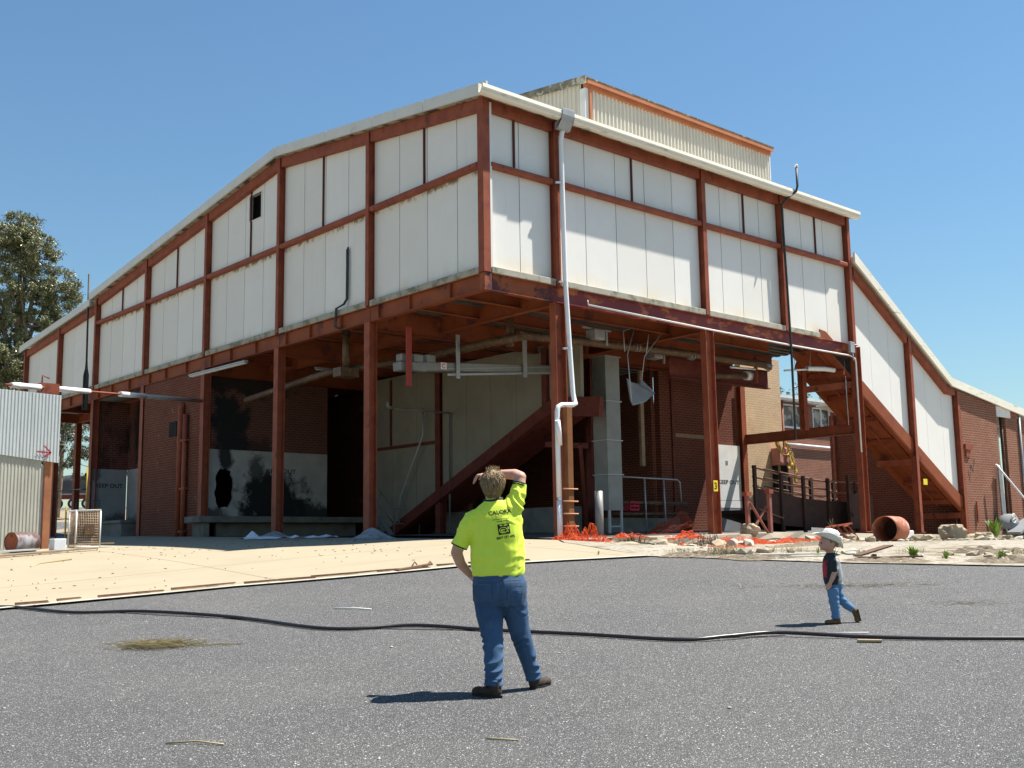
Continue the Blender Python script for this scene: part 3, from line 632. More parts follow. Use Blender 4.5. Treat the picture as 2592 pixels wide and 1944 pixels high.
# brick ground floor
mb = MB(); mb.box(.05, 14.55, 1.6, .3, 19.02, 7.48); mb.build('brick_wall', M['brick_x'], WH)
mb = MB(); mb.box(.3, 14.5, 4.90, 4.85, 14.72, 7.6); WB_ = mb
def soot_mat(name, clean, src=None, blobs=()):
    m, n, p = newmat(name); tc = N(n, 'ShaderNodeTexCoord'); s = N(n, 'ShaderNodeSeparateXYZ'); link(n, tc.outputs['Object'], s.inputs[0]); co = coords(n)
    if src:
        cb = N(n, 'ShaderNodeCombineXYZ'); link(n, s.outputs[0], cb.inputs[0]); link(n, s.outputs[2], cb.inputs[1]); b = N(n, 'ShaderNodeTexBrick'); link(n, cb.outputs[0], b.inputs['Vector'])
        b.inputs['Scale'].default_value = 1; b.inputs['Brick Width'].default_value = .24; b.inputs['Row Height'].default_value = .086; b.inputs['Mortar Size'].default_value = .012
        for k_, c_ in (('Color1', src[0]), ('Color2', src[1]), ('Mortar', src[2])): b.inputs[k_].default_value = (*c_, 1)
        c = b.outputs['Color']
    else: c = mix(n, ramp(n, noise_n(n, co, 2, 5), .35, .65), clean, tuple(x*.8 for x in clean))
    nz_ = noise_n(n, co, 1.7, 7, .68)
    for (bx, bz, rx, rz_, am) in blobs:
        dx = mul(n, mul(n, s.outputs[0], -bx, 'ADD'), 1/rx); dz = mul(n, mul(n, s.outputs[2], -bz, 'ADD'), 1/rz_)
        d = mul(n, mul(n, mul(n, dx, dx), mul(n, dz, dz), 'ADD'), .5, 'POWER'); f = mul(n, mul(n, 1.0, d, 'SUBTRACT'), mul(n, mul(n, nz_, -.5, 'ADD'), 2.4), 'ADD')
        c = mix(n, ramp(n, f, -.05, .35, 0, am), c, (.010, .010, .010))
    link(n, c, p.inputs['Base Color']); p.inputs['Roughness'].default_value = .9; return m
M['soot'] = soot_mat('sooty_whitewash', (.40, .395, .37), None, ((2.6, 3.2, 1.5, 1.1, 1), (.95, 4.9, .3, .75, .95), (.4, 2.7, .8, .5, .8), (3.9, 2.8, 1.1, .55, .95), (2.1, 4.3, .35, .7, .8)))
M['wash'] = soot_mat('grey_whitewash', (.30, .30, .29), None, ((1.2, 2.6, .6, .5, .7), (.2, 4.6, .3, .3, .5)))
M['burnt'] = soot_mat('burnt_brick', (.1, .1, .1), ((.15, .036, .022), (.11, .027, .017), (.13, .095, .07)), ((1.1, 5.6, .75, 1.5, 1), (1.5, 7.2, 2.2, .6, .9), (1.9, 4.9, 1.0, .5, .7)))
WB_.build('brick_wall', M['burnt'], WH)
def holed(x0, x1, z0, z1, y, th, hole, name, mat):
    """wall panel in the xz plane with an irregular hole broken through it"""
    n = len(hole); cx_ = sum(p[0] for p in hole)/n; cz_ = sum(p[1] for p in hole)/n; outer = []
    for (hx, hz) in hole:
        dx, dz = hx-cx_, hz-cz_; k = min(((x1-cx_) if dx > 0 else (x0-cx_))/dx if abs(dx) > 1e-6 else 1e9, ((z1-cz_) if dz > 0 else (z0-cz_))/dz if abs(dz) > 1e-6 else 1e9)
        outer.append((cx_+dx*k, cz_+dz*k))
    mb = MB(); vs = [(a, y, b) for a, b in hole]+[(a, y, b) for a, b in outer]+[(a, y+th, b) for a, b in hole]
    fs = []
    for i in range(n):
        j = (i+1) % n; fs += [(i, j, n+j, n+i), (j, i, 2*n+i, 2*n+j)]
    # corners
    for (cxr, czr) in ((x0, z0), (x1, z0), (x1, z1), (x0, z1)):
        best = None
        for i in range(n):
            a, b = outer[i], outer[(i+1) % n]
            on = lambda p: (abs(p[0]-x0) < 1e-5 and 'l') or (abs(p[0]-x1) < 1e-5 and 'r') or (abs(p[1]-z0) < 1e-5 and 'b') or 't'
            if on(a) != on(b) and (Vector(a)-Vector((cxr, czr))).length+(Vector(b)-Vector((cxr, czr))).length < (1e9 if best is None else best[0]): best = ((Vector(a)-Vector((cxr, czr))).length+(Vector(b)-Vector((cxr, czr))).length, i)
        if best: vs.append((cxr, y, czr)); i = best[1]; fs.append((n+i, n+(i+1) % n, len(vs)-1))
    mb.add(vs, fs); return mb.build(name, mat, WH)
hr = random.Random(5)
hole = []
for k in range(28):
    a = 2*math.pi*k/28; c, s_ = math.cos(a), math.sin(a); m_ = (abs(c)**3+abs(s_)**3)**(-1/3)
    hole.append((.92+c*m_*(.33+hr.uniform(-.05, .03)), 3.62+s_*m_*(.66+hr.uniform(-.07, .05))))
holed(.3, 4.85, 2.5, 4.898, 14.49, .1, hole, 'whitewashed_wall', M['soot'])
text_mesh('KEEP OUT', .20, M['ink'], 'stencilled_lettering', WH, (2.45, 14.484, 4.18), (1, 0, 0), (0, 0, 1), .003, .003, sx=1.25)
mb = MB(); mb.box(-.45, 13.45, 2.48, 5.75, 14.48, 2.68); mb.build('dock_floor', M['conc'], WH, bevel=.02)
mb = MB(); mb.box(-.2, 13.62, 1.6, .0, 14.4, 2.47); mb.box(.4, 13.95, 1.6, 5.7, 14.1, 2.47); mb.build('dock_face', M['conc'], WH)
# rooms behind, closed so that they stay dark
mb = MB(); mb.box(.3, 19.03, 1.6, 5.0, 19.2, 7.6); mb.box(4.85, 14.73, 4.0, 5.0, 19, 7.6); mb.box(5.1, 19.0, 1.6, 15.6, 19.2, 7.6); mb.box(7.6, 10, 1.6, 7.8, 19, 7.6); mb.build('inner_wall', M['brick_x'], WH)
# recessed doorway bay at the far left
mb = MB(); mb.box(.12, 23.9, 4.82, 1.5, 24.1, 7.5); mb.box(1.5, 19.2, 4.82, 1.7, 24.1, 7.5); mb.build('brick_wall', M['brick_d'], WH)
mb = MB(); mb.box(.12, 23.88, 1.7, 1.48, 24.1, 4.818); mb.build('whitewashed_wall', M['wash'], WH)
mb = MB(); mb.box(1.5, 22.6, 1.7, 1.7, 23.87, 4.818); mb.box(1.5, 19.2, 1.7, 1.7, 20.9, 4.818); mb.box(1.5, 20.9, 4.55, 1.7, 22.6, 4.818); mb.build('whitewashed_wall', M['wash'], WH)
mb = MB(); mb.box(1.66, 21.0, 2.7, 1.72, 22.5, 4.5); mb.build('door', M['black'], WH)
text_mesh('KEEP OUT', .22, M['ink'], 'stencilled_lettering', WH, (.22, 23.874, 4.1), (1, 0, 0), (0, 0, 1), .003, .003, sx=1.1)
mb = MB(); mb.box(-.25, 20.0, 1.7, 1.5, 23.7, 2.62); mb.box(-.3, 19.95, 2.62, 1.5, 23.75, 2.74); mb.build('dock_floor', M['conc'], WH, bevel=.02)
# pipes and vent on the brick pier
mb = MB(); mb.tube([(-.07, 15.75, 1.7), (-.07, 15.75, 6.3), (-.0, 15.78, 6.5)], .10, 10); mb.tube([(-.06, 15.42, 1.7), (-.06, 15.42, 6.1)], .085, 10)
for z in (2.2, 3.6, 5.2): mb.box(-.12, 15.28, z, .04, 15.92, z+.07)
mb.build('soil_pipe', M['rust'], WH)
mb = MB(); mb.box(.02, 16.25, 5.45, .048, 16.85, 5.95); mb.build('vent', M['black'], WH)
# fluorescent batten lights
def batten(a, b, label):
    t = T('batten_light', tuple((Vector(a)+Vector(b))/2), label, 'light', 'batten lights under the building')
    mb = MB(); mb.beam(a, b, .12, .05); mb.build('batten_body', M['galv'], t)
    mb = MB(); d = (Vector(b)-Vector(a)).normalized()*.06; mb.tube([Vector(a)+d-Vector((.04, 0, .05)), Vector(b)-d-Vector((.04, 0, .05))], .02, 8); mb.tube([Vector(a)+d-Vector((-.04, 0, .05)), Vector(b)-d-Vector((-.04, 0, .05))], .02, 8); mb.build('tube', M['white'], t)
batten((-.32, 14.6, 7.28), (-.32, 10.8, 7.24), 'long pale batten light fixed along the left edge beam')
batten((2.2, 11.0, 7.3), (3.6, 11.0, 7.3), 'dim batten light hanging under the dark ceiling left of centre')
# interior partition walls on the right
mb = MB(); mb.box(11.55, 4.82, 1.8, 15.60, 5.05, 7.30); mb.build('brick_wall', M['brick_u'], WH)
mb = MB(); mb.box(15.98, 4.8, 1.9, 18.36, 5.05, 8.30); mb.build('brick_wall', M['brick_c'], WH)
mb = MB(); mb.box(18.36, 5.06, 1.9, 18.5, 9, 8.2); mb.box(11.4, 5.06, 1.8, 11.54, 12, 7.3); mb.build('brick_wall', M['brick_x'], WH)
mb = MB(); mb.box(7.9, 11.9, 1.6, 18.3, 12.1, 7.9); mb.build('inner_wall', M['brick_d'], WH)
hcol(12.15, 4.76, 1.9, 7.25, .1, .05, 'y', mat=M['dred']); hcol(15.88, 4.66, 1.95, 7.3, .26, .2, 'y')
mb = MB(); mb.box(12.3, 4.80, 5.12, 14.2, 4.815, 5.25); mb.build('lintel', M['wood'], WH)
D_ = T('door', (15.0, 4.8, 2.1), 'tall white steel door stencilled KEEP OUT in the brick wall', 'door')
mb = MB(); mb.box(14.36, 4.755, 3.06, 15.68, 4.80, 4.97); mb.box(14.36, 4.745, 2.80, 15.68, 4.80, 3.045); mb.build('door_leaf', M['white'], D_)
mb = MB(); mb.box(14.36, 4.75, 1.95, 15.68, 4.80, 2.79); mb.build('kick_plate', M['grey'], D_)
text_mesh('KEEP OUT', .19, M['ink'], 'stencilled_lettering', D_, (14.4, 4.754, 3.62), (1, 0, 0), (0, 0, 1), .003, .003, sx=1.35)
mb = MB(); mb.box(14.85, 4.75, 4.28, 14.98, 4.754, 4.42); mb.build('notice', M['grey'], D_)
# cut off steel beam end under the floor, hanging past the wall
mb = MB(); mb.ibeam((10.2, 3.2, 7.05), (15.35, 3.2, 7.1), .62, .22, .02); mb.build('stub_beam', M['dred'], WH)
# ---- inner sloping ramp (white panels, red stringer) descending away to the left
IR = T('enclosed_ramp', (6, 9, 2), 'white-panelled enclosed ramp with a red stringer sloping down inside the dark undercroft', 'ramp')
def irz(y): return 5.85-(y-3.9)*.435
mb = MB(); jt = MB(); js = [4.62, 5.8, 7.0, 8.2, 9.47]
for a, b in zip(js, js[1:]):
    mb.prism([(a+.006, irz(a)+.12), (b-.006, irz(b)+.12), (b-.006, 7.5), (a+.006, 7.5)], 'x', 6.1, 6.2); jt.box(6.115, b-.014, irz(b)+.15, 6.16, b+.014, 7.4)
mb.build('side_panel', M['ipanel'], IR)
mb = MB(); js = [9.72, 10.9, 12.3, 13.75]
for a, b in zip(js, js[1:]):
    mb.prism([(a+.006, irz(a)+.12), (b-.006, irz(b)+.12), (b-.006, 7.5), (a+.006, 7.5)], 'x', 6.1, 6.2)
    if b < 13: jt.box(6.115, b-.014, irz(b)+.15, 6.16, b+.014, 7.4)
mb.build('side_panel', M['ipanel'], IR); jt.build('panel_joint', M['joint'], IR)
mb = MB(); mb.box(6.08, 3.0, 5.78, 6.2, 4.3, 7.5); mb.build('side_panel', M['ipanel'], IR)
mb = MB(); mb.beam((6.07, 3.95, irz(3.95)-.13), (6.07, 13.9, irz(13.9)-.13), .16, .42, (0, 0, 1)); mb.beam((6.0, 3.95, irz(3.95)-.33), (6.0, 13.9, irz(13.9)-.33), .22, .03); mb.beam((6.07, 2.2, 5.42), (6.07, 3.95, 5.60), .16, .55); mb.build('stringer', M['dred'], IR)
mb = MB(); mb.beam((6.9, 3.95, irz(3.95)-.15), (6.9, 13.9, irz(13.9)-.15), 1.5, .06); mb.build('ramp_floor', M['dred'], IR)
mb = MB(); mb.box(6.0, 4.36, 5.3, 6.2, 4.56, 7.4); mb.box(6.02, 9.75, 4.98, 6.08, 13.7, 5.08); mb.box(6.03, 12.3, 5.1, 6.08, 12.36, 7.4); mb.build('ramp_post', M['dred'], IR)
mb = MB(); mb.box(7.0, 4.5, 1.7, 7.5, 11, 2.75); mb.build('dock_wall', M['conc'], IR)
mb = MB(); mb.tube([(5.9, 10.25, 6.2), (5.9, 10.25, 5.3), (5.88, 11.5, 3.3), (5.88, 11.6, 2.4)], .03, 6); mb.build('conduit', M['galv'], IR)
mb = MB(); mb.tube([(3.1, 8.0, 5.75), (6.0, 8.9, 5.9), (6.02, 9.0, 5.85), (6.02, 9.0, 1.9)], .032, 6); mb.tube([(3.1, 8, 5.75), (2.9, 8, 5.8), (2.88, 8, 5.95)], .05, 6); mb.build('white_conduit', M['duct'], IR)
# ---- stair beside the inner ramp
ST = T('steel_stair', (5.3, 11.5, 1.9), 'small dark steel stair with handrails at the foot of the inner ramp', 'stair')
mb = MB()
for s_ in (0, .55):
    mb.beam((5.0, 11.5+s_, 2.62), (5.6, 11.5+s_, 1.92), .04, .16)
mb.build('stair_string', M['grey'], ST)
mb = MB()
for k in range(4): mb.box(5.04+.15*k, 11.5, 2.5-.17*k, 5.22+.15*k, 12.05, 2.53-.17*k)
mb.build('tread', M['grey'], ST)
mb = MB(); mb.tube([(5.0, 11.5, 1.9), (5.0, 11.5, 3.53), (5.6, 11.5, 2.84), (5.62, 11.5, 1.9)], .022, 6); mb.tube([(5.0, 11.5, 3.05), (5.6, 11.5, 2.4)], .018, 6); mb.tube([(5.62, 11.5, 2.9), (6.66, 11.5, 2.92), (6.66, 11.5, 1.9)], .022, 6); mb.tube([(5.62, 11.5, 2.4), (6.66, 11.5, 2.42)], .018, 6); mb.build('handrail', M['grey'], ST)
# ---- long stainless conveyor housing slung under the floor
CV = T('conveyor_housing', (4, 4.2, 6.3), 'long grey metal conveyor housing slung below the floor on flat hangers', 'conveyor')
A_, B_ = Vector((.50, 4.2, 6.28)), Vector((6.3, 4.2, 6.73))
mb = MB(); mb.beam(A_, B_, .34, .24); mb.build('housing', M['duct'], CV, bevel=.02)
mb = MB(); mb.beam(A_+Vector((1.55, -.19, -.1)), B_+Vector((0, -.19, -.1)), .03, .06); mb.beam(A_+Vector((1.55, -.18, .07)), B_+Vector((0, -.18, .07)), .02, .02); mb.build('rail', M['galv'], CV)
mb = MB()
for k in range(3): mb.box(.55+.42*k, 4.05, 6.42, .85+.42*k, 4.3, 6.62+.03*k)
mb.box(.9, 4.02, 6.2, 1.35, 4.03, 6.42); mb.build('motor_box', M['duct'], CV, bevel=.02)
mb = MB(); mb.box(1.83, 4.021, 6.32, 2.03, 4.028, 6.50); mb.build('notice', M['white'], CV)
mb = MB(); mb.tube([(1.93+.055*math.cos(a*.5), 4.018, 6.41+.055*math.sin(a*.5)) for a in range(1, 12)], .011, 5); mb.build('notice_ring', pm('red_marking', (.6, .04, .04), None), CV)
mb = MB(); mb.box(2.32, 3.96, 6.1, 2.44, 3.99, 7.3); mb.box(4.75, 3.96, 6.35, 4.9, 3.99, 7.45); mb.build('hanger', M['galv'], CV)
mb = MB(); mb.box(.62, 3.9, 5.75, .78, 3.95, 7.3); mb.build('red_hanger', pm('dull_red_paint', (.30, .055, .04), None), CV)
# ---- lagged pipes below the floor
LP = T('lagged_pipe', (5, 2, 7), 'brown lagged pipe running under the floor with rusty foil bands', 'pipe')
M['lag'] = pm('brown_pipe_lagging', (.13, .075, .04), (.07, .04, .025), 7, [((.50, .33, .12), 11, .60, .68, (2, 1, 1), .8)], .45, .6, 22)
mb = MB(); mb.tube([(2.9, 2.0, 7.05), (4.7, 2.0, 7.12), (7.6, 2.0, 7.2), (9.9, 2.0, 7.26), (13.5, 2.0, 7.3), (14.2, 2.3, 7.32)], .115, 12)
mb.tube([(3.0, 2.0, 7.05), (2.6, 3.6, 6.95), (2.4, 5.2, 6.9)], .12, 10); mb.tube([(3.05, 2.6, 6.85), (3.05, 2.6, 7.8)], .11, 10)
mb.build('pipe', M['lag'], LP)
mb = MB(); mb.tube([(2.2, 5.6, 6.85), (.5, 7.5, 6.55), (-.0+.6, 12.5, 6.3)], .1, 10); mb.tube([(.7, 6.9, 6.6), (.7, 6.9, 7.7)], .11, 10); mb.box(.4, 6.7, 6.35, 1.0, 7.1, 6.6); mb.build('branch_pipe', M['lag'], LP)
mb = MB()
for x in (7.3, 7.42, 9.75, 9.87): mb.tube([(x, 2, 7.2), (x+.02, 2, 7.2)], .125, 12)
mb.build('pipe_band', M['galv'], LP)
P2 = T('short_pipe', (13.8, 2.6, 6.9), 'short banded pipe with a bright collar ending under the floor beam', 'pipe')
mb = MB(); mb.tube([(11.6, 2.6, 6.85), (13.3, 2.6, 7.0)], .1, 10); mb.build('pipe', M['lag'], P2)
mb = MB(); mb.tube([(13.3, 2.6, 7.0), (13.55, 2.6, 7.02)], .15, 12); mb.tube([(12.0, 2.2, 7.1), (13.3, 2.2, 7.16)], .035, 6); mb.build('collar', M['pvc'], P2)
mb = MB(); mb.box(13.5, 2.3, 6.75, 13.57, 2.4, 7.6); mb.build('hanger', M['rust'], P2)
P3 = T('hanging_pipe', (14.5, .5, 7.0), 'short white open-ended pipe hanging on wires under the front beam', 'pipe')
mb = MB(); mb.tube([(13.0, .9, 6.92), (13.9, .55, 7.0)], .03, 8); mb.tube([(13.8, .6, 7.02), (14.6, .45, 7.06), (15.0, .38, 7.05)], .075, 12, caps=False); mb.build('pipe', M['white'], P3)
mb = MB(); mb.tube([(13.9, .55, 7.05), (13.9, .5, 7.6)], .008, 4); mb.tube([(13.3, .7, 6.95), (13.3, .7, 7.6)], .008, 4); mb.build('wire', M['galv'], P3)
# ---- floodlight housings under the floor
for x, y in ((5.6, 1.9), (9.3, 3.0)):
    t = T('ceiling_fitting', (x, y, 7.5), 'boxy grey light fitting under the floor '+('behind the downpipe' if x < 8 else 'right of the second column'), 'light', 'box fittings under the floor')
    mb = MB(); mb.box(x-.2, y-.2, 7.2, x+.2, y+.2, 7.5); mb.build('fitting_body', M['galv'], t, bevel=.03)
    mb = MB(); mb.box(x-.5, y-.04, 7.5, x+.6, y+.04, 7.54); mb.box(x+.4, y-.03, 7.1, x+.46, y+.03, 7.5); mb.build('bracket', M['galv'], t)
# ---- suspended steel tray on rods
TR = T('suspended_tray', (6.3, 1.2, 5.8), 'dented grey sheet metal tray hanging by rods below the floor', 'tray')
c_ = [(5.80, .95, 6.04), (6.02, 1.0, 5.96), (6.72, 1.3, 6.0), (6.81, 1.35, 6.13), (7.18, 1.2, 5.76), (6.5, .95, 5.46), (5.72, .7, 5.27), (5.64, .7, 5.40)]
mb = MB(); n = len(c_); mb.add([Vector(p) for p in c_]+[Vector(p)+Vector((0, .03, .01)) for p in c_], [tuple(range(n-1, -1, -1)), tuple(range(n, 2*n))]+[(i, (i+1) % n, n+(i+1) % n, n+i) for i in range(n)]); mb.build('tray_sheet', M['duct'], TR)
mb = MB()
for pts in (((5.65, .68, 5.40), (5.82, .93, 6.70), (6.42, 1.2, 7.5)), ((6.82, 1.34, 6.13), (6.92, 1.3, 6.80), (7.58, 1.2, 7.53)), ((7.18, 1.2, 5.77), (6.82, 1.34, 6.13)), ((5.9, 1.1, 6.8), (5.97, 1.2, 7.4), (6.45, 1.4, 7.55)), ((7.0, 1.3, 6.9), (7.02, 1.2, 7.43))): mb.tube(pts, .014, 6)
mb.tube([(7.18, 1.2, 5.77), (6.5, .95, 5.46), (5.72, .7, 5.28)], .012, 5); mb.build('rod', M['galv'], TR)
# ---- square duct standing on its frame
DU = T('square_duct', (7.5, 3.2, 1.9), 'tall square sheet metal duct with flanged joints standing on a frame', 'duct')
mb = MB(); mb.box(7.16, 3.05, 2.58, 7.75, 3.6, 7.1); mb.build('duct_body', M['duct'], DU)
mb = MB()
for z in (3.6, 4.6, 5.75, 7.08): mb.box(7.12, 3.01, z, 7.79, 3.64, z+.03)
mb.build('flange', M['galv'], DU)
mb = MB()
for (x, y) in ((7.2, 3.08), (7.7, 3.08), (7.7, 3.55), (7.2, 3.55)): mb.box(x-.03, y-.03, 1.75, x+.03, y+.03, 2.58)
mb.box(7.2, 3.06, 2.1, 7.7, 3.1, 2.14); mb.build('frame', M['galv'], DU)
mb = MB(); mb.box(7.74, 3.3, 4.0, 7.78, 3.31, 4.01) if False else mb.box(9.6, 3.9, 4.0, 9.75, 4.0, 7.0); mb.build('strut', M['wood'], DU)
# ---- galvanised handrail and pipes by the duct
HR = T('pipe_handrail', (9.7, 3.5, 2), 'galvanised pipe handrail between the duct and the brick wall', 'handrail')
mb = MB(); mb.tube([(8.2, 3.5, 3.6), (10.75, 3.5, 3.58), (10.87, 3.5, 3.5), (10.92, 3.5, 2.9)], .026, 8); mb.tube([(9.22, 3.5, 3.58), (9.26, 3.5, 1.95)], .026, 8); mb.tube([(10.1, 3.5, 3.58), (10.15, 3.5, 1.95)], .026, 8); mb.build('rail', M['galv'], HR)
mb = MB(); mb.tube([(7.9, 3.6, 2.84), (11.3, 3.6, 2.84)], .06, 8); mb.tube([(7.9, 3.6, 2.5), (11.3, 3.6, 2.52)], .05, 8); mb.build('lower_pipe', M['lag'], HR)
mb = MB(); mb.box(7.9, 3.9, 1.7, 11.3, 4.1, 2.4); mb.build('plinth', M['conc'], HR)
CR = T('plastic_crate', (8.75, 3.65, 2.56), 'small red plastic crate resting on the pipes beside the duct', 'crate')
mb = MB()
for z in (0, .11, .22): mb.box(8.55, 3.5, 2.6+z, 8.95, 3.53, 2.66+z)
for x in (8.55, 8.73, 8.92): mb.box(x, 3.503, 2.6, x+.03, 3.527, 2.88)
mb.box(8.55, 3.8, 2.6, 8.95, 3.83, 2.88); mb.box(8.55, 3.53, 2.6, 8.58, 3.8, 2.88); mb.box(8.92, 3.53, 2.6, 8.95, 3.8, 2.88); mb.box(8.58, 3.53, 2.6, 8.92, 3.8, 2.62); mb.build('crate_body', pm('faded_red_plastic', (.42, .03, .05), None), CR)
BO = T('bollard', (4.63, 1, 1.75), 'grey pipe bollard standing in the shade right of the downpipe', 'bollard')
mb = MB(); mb.tube([(4.63, 1, 1.72), (4.63, 1, 2.98)], .11, 14); mb.build('post', M['duct'], BO); mb = MB(); mb.box(4.42, .8, 1.72, 4.84, 1.2, 1.76); mb.build('base_plate', M['galv'], BO)
# brown step-iron post beside the downpipe
SI = T('step_iron_post', (2.22, -.36, 1.75), 'rusty timber-coloured post with step irons in front of the column', 'post')
M['rustwood'] = pm('rust_stained_timber', (.23, .095, .035), (.15, .06, .022), 2, [((.42, .25, .10), 3, .62, .7, (1, 1, .4), .6)], .9, .3, 15)
mb = MB(); mb.box(2.13, -.44, H(2.2, -.4), 2.32, -.30, 4.86); mb.box(2.15, -.45, 4.3, 2.24, -.29, 5.35) if False else None; mb.build('post', M['rustwood'], SI, bevel=.012)
mb = MB()
for z in (2.04, 2.33, 2.62, 2.91): mb.tube([(1.94, -.46, z), (2.42, -.46, z)], .018, 6)
mb.build('step_iron', pm('worn_rusty_bar', (.45, .24, .14), None), SI)
# bracing of the big inner column
mb = MB(); mb.beam((6.6, 3.6, 4.5), (7.6, 4.4, 2.2), .1, .1); mb.beam((6.2, 4.6, 4.55), (8.0, 4.7, 4.6), .12, .16); mb.build('brace', M['dred'], WH)
# ================================================================ COVERED RAMP ON THE RIGHT
CRm = T('covered_ramp', (19, .8, 1.9), 'white-panelled covered ramp on rust-red posts sloping down to the brick annex', 'ramp')
def rtop(x): return 10.62-(x-15.85)*.60 if x < 21.8 else 7.05-(x-21.8)*.125
def rbot(x): return 6.75-(x-16.0)*.583
js = [15.96, 16.95, 18.1, 19.13]; jt = MB()
def rp(js):
    mb = MB()
    for a, b in zip(js, js[1:]):
        mb.prism([(a+.006, rbot(a)), (b-.006, rbot(b)), (b-.006, rtop(b)-.2), (a+.006, rtop(a)-.2)], 'y', PX, PX+.1)
        if b != js[-1]: jt.box(b-.012, PX+.012, rbot(b)+.03, b+.012, PX+.06, rtop(b)-.25)
    mb.build('side_panel', M['rpanel'], CRm)
rp([15.96, 16.95, 18.1, 19.13]); rp([19.33, 20.4, 21.5, 22.32])
jt.build('panel_joint', M['joint'], CRm)
mb = MB()
for a, b in ((15.96, 19.13), (19.33, 21.75)): mb.prism([(a, rtop(a)-.30), (b, rtop(b)-.30), (b, rtop(b)), (a, rtop(a))], 'y', .03, .18)
mb.prism([(21.76, rtop(21.76)-.28), (22.30, rtop(22.3)-.22), (22.30, rtop(22.3)), (21.76, rtop(21.76))], 'y', .03, .18)
mb.build('roof_beam', M['terra'] if False else M['rust'], CRm)
mb = MB()
mb.prism([(15.82, rtop(15.82)+.02), (21.8, rtop(21.79)+.02), (21.8, rtop(21.79)+.32), (15.82, rtop(15.82)+.36)], 'y', -.13, -.06)
mb.prism([(21.805, 7.06), (31, 5.9), (31, 6.17), (21.805, 7.36)], 'y', -.13, -.06)
mb.build('barge_board', M['gutter'], CRm)
mb = MB(); mb.prism([(15.85, rtop(15.85)+.24), (21.8, rtop(21.79)+.22), (30.9, 6.0), (30.9, 5.93), (21.8, rtop(21.79)+.14), (15.85, rtop(15.85)+.16)], 'y', -.055, 1.6); mb.build('roof', M['cream_iron'], CRm)
for x, z0 in ((19.23, 1.85), (22.43, 1.82)):
    zt = rtop(x)-.02 if x < 21 else rtop(x)-.02
    mb = MB(); wd = .2; dp = .2
    mb.box(x-.08, -.01, z0, x+.08, .008, zt); mb.box(x-.008, .008, z0, x+.008, .182, zt); mb.box(x-.08, .182, z0, x+.08, .2, zt); mb.box(x-.13, -.05, z0-.01, x+.13, .24, z0+.02)
    mb.build('column', M['rust'], CRm)
def rs(x): return 6.12-(x-16.38)*.592
mb = MB(); mb.beam((15.97, .1, rs(15.97)+.26), (22.35, .1, rs(22.35)+.26), .05, .46, (0, 0, 1)); mb.beam((15.97, .16, rs(15.97)+.03), (22.35, .16, rs(22.35)+.03), .17, .025)
mb.beam((14.6, 1.52, rs(14.6)+.2), (22.35, 1.52, rs(22.35)+.2), .05, .38); mb.build('stringer', M['orange'], CRm)
mb = MB(); mb.beam((14.2, .81, rs(14.2)+.28), (22.35, .81, rs(22.35)+.28), 1.36, .04); mb.build('ramp_floor', M['orange'], CRm)
mb = MB()
for x in (15.2, 16.3, 17.45, 18.6, 19.75, 20.9, 22.0): mb.beam((x, .14, rs(x)+.16), (x, 1.48, rs(x)+.16), .05, .16)
for y in (.5, 1.0): mb.beam((14.3, y, rs(14.3)+.21), (22.3, y, rs(22.3)+.21), .035, .07)
mb.build('cross_joist', M['rust'], CRm)
mb = MB(); mb.beam((15.05, 1.5, 6.55), (15.68, .18, 6.62), .14, .2); mb.beam((19.2, .2, 4.25), (19.2, 1.5, 4.25), .12, .2); mb.beam((22.4, .2, 2.45), (22.4, 1.9, 2.45), .12, .2); mb.build('cross_beam', M['rust'], CRm)
hcol(14.93, 1.45, 5.2, 7.3, .22, .2, 'y', parent=CRm)
mb = MB(); mb.box(14.2, 1.6, 5.0, 15.6, 1.65, 5.05) if False else mb.tube([(15.55, .3, 5.3), (15.5, .3, 7.5)], .02, 6); mb.build('conduit', M['galv'], CRm)
# back panels of the ramp tube
mb = MB(); mb.prism([(14.8, rbot(14.8)+.1), (22.3, rbot(22.3)+.1), (22.3, rtop(22.3)), (21.8, rtop(21.8)), (15.85, rtop(15.85)), (15.85, 7.9), (14.8, 7.9)], 'y', 1.44, 1.5); mb.build('side_panel', M['rpanel'], CRm)
# ================================================================ BRICK ANNEX
AN = T('brick_annex', (25, 3, 1.8), 'low red brick annex with a sloping cream roof edge at the right', 'building')
mb = MB(); mb.prism([(22.58, 1.7), (25.36, 1.7), (25.36, 6.62), (22.58, 6.95)], 'y', .02, .26); mb.prism([(26.1, 1.7), (31, 1.7), (31, 5.7), (26.1, 6.38)], 'y', .02, .26); mb.build('front_wall', M['brick_y'], AN)
mb = MB(); mb.box(22.9, .27, 1.7, 23.1, 5.7, 6.6); mb.box(23.1, 5.5, 1.7, 31, 5.7, 6.1); mb.box(25.4, 1.6, 1.7, 26.1, 1.8, 6.3); mb.build('side_wall', M['brick_x'], AN)
mb = MB(); mb.box(22.86, 5.2, 1.7, 22.9, 5.5, 6.75) if False else mb.tube([(22.8, 5.45, 1.8), (22.8, 5.45, 6.7)], .06, 8); mb.build('corner_pipe', M['rust'], AN)
mb = MB(); mb.prism([(22.5, 6.98), (31.2, 5.92), (31.2, 6.0), (22.5, 7.06)], 'y', .0+1.62, 6.0); mb.build('roof', M['cream_iron'], AN)
mb = MB(); mb.box(25.36, -.02, 6.2, 26.5, .02, 6.6); mb.build('lintel', M['white'], AN, bevel=.01)
mb = MB(); mb.box(26.5, -.02, 6.28, 27.15, .03, 6.52); mb.box(22.62, -.06, 4.82, 23.15, .015, 5.02); mb.box(22.7, -.03, 4.55, 22.95, .015, 4.8); mb.build('steel_bracket', M['rust'], AN)
mb = MB(); mb.tube([(27.2, -.03, 1.8), (27.2, -.03, 6.4)], .05, 8); mb.build('rain_pipe', M['galv'], AN)
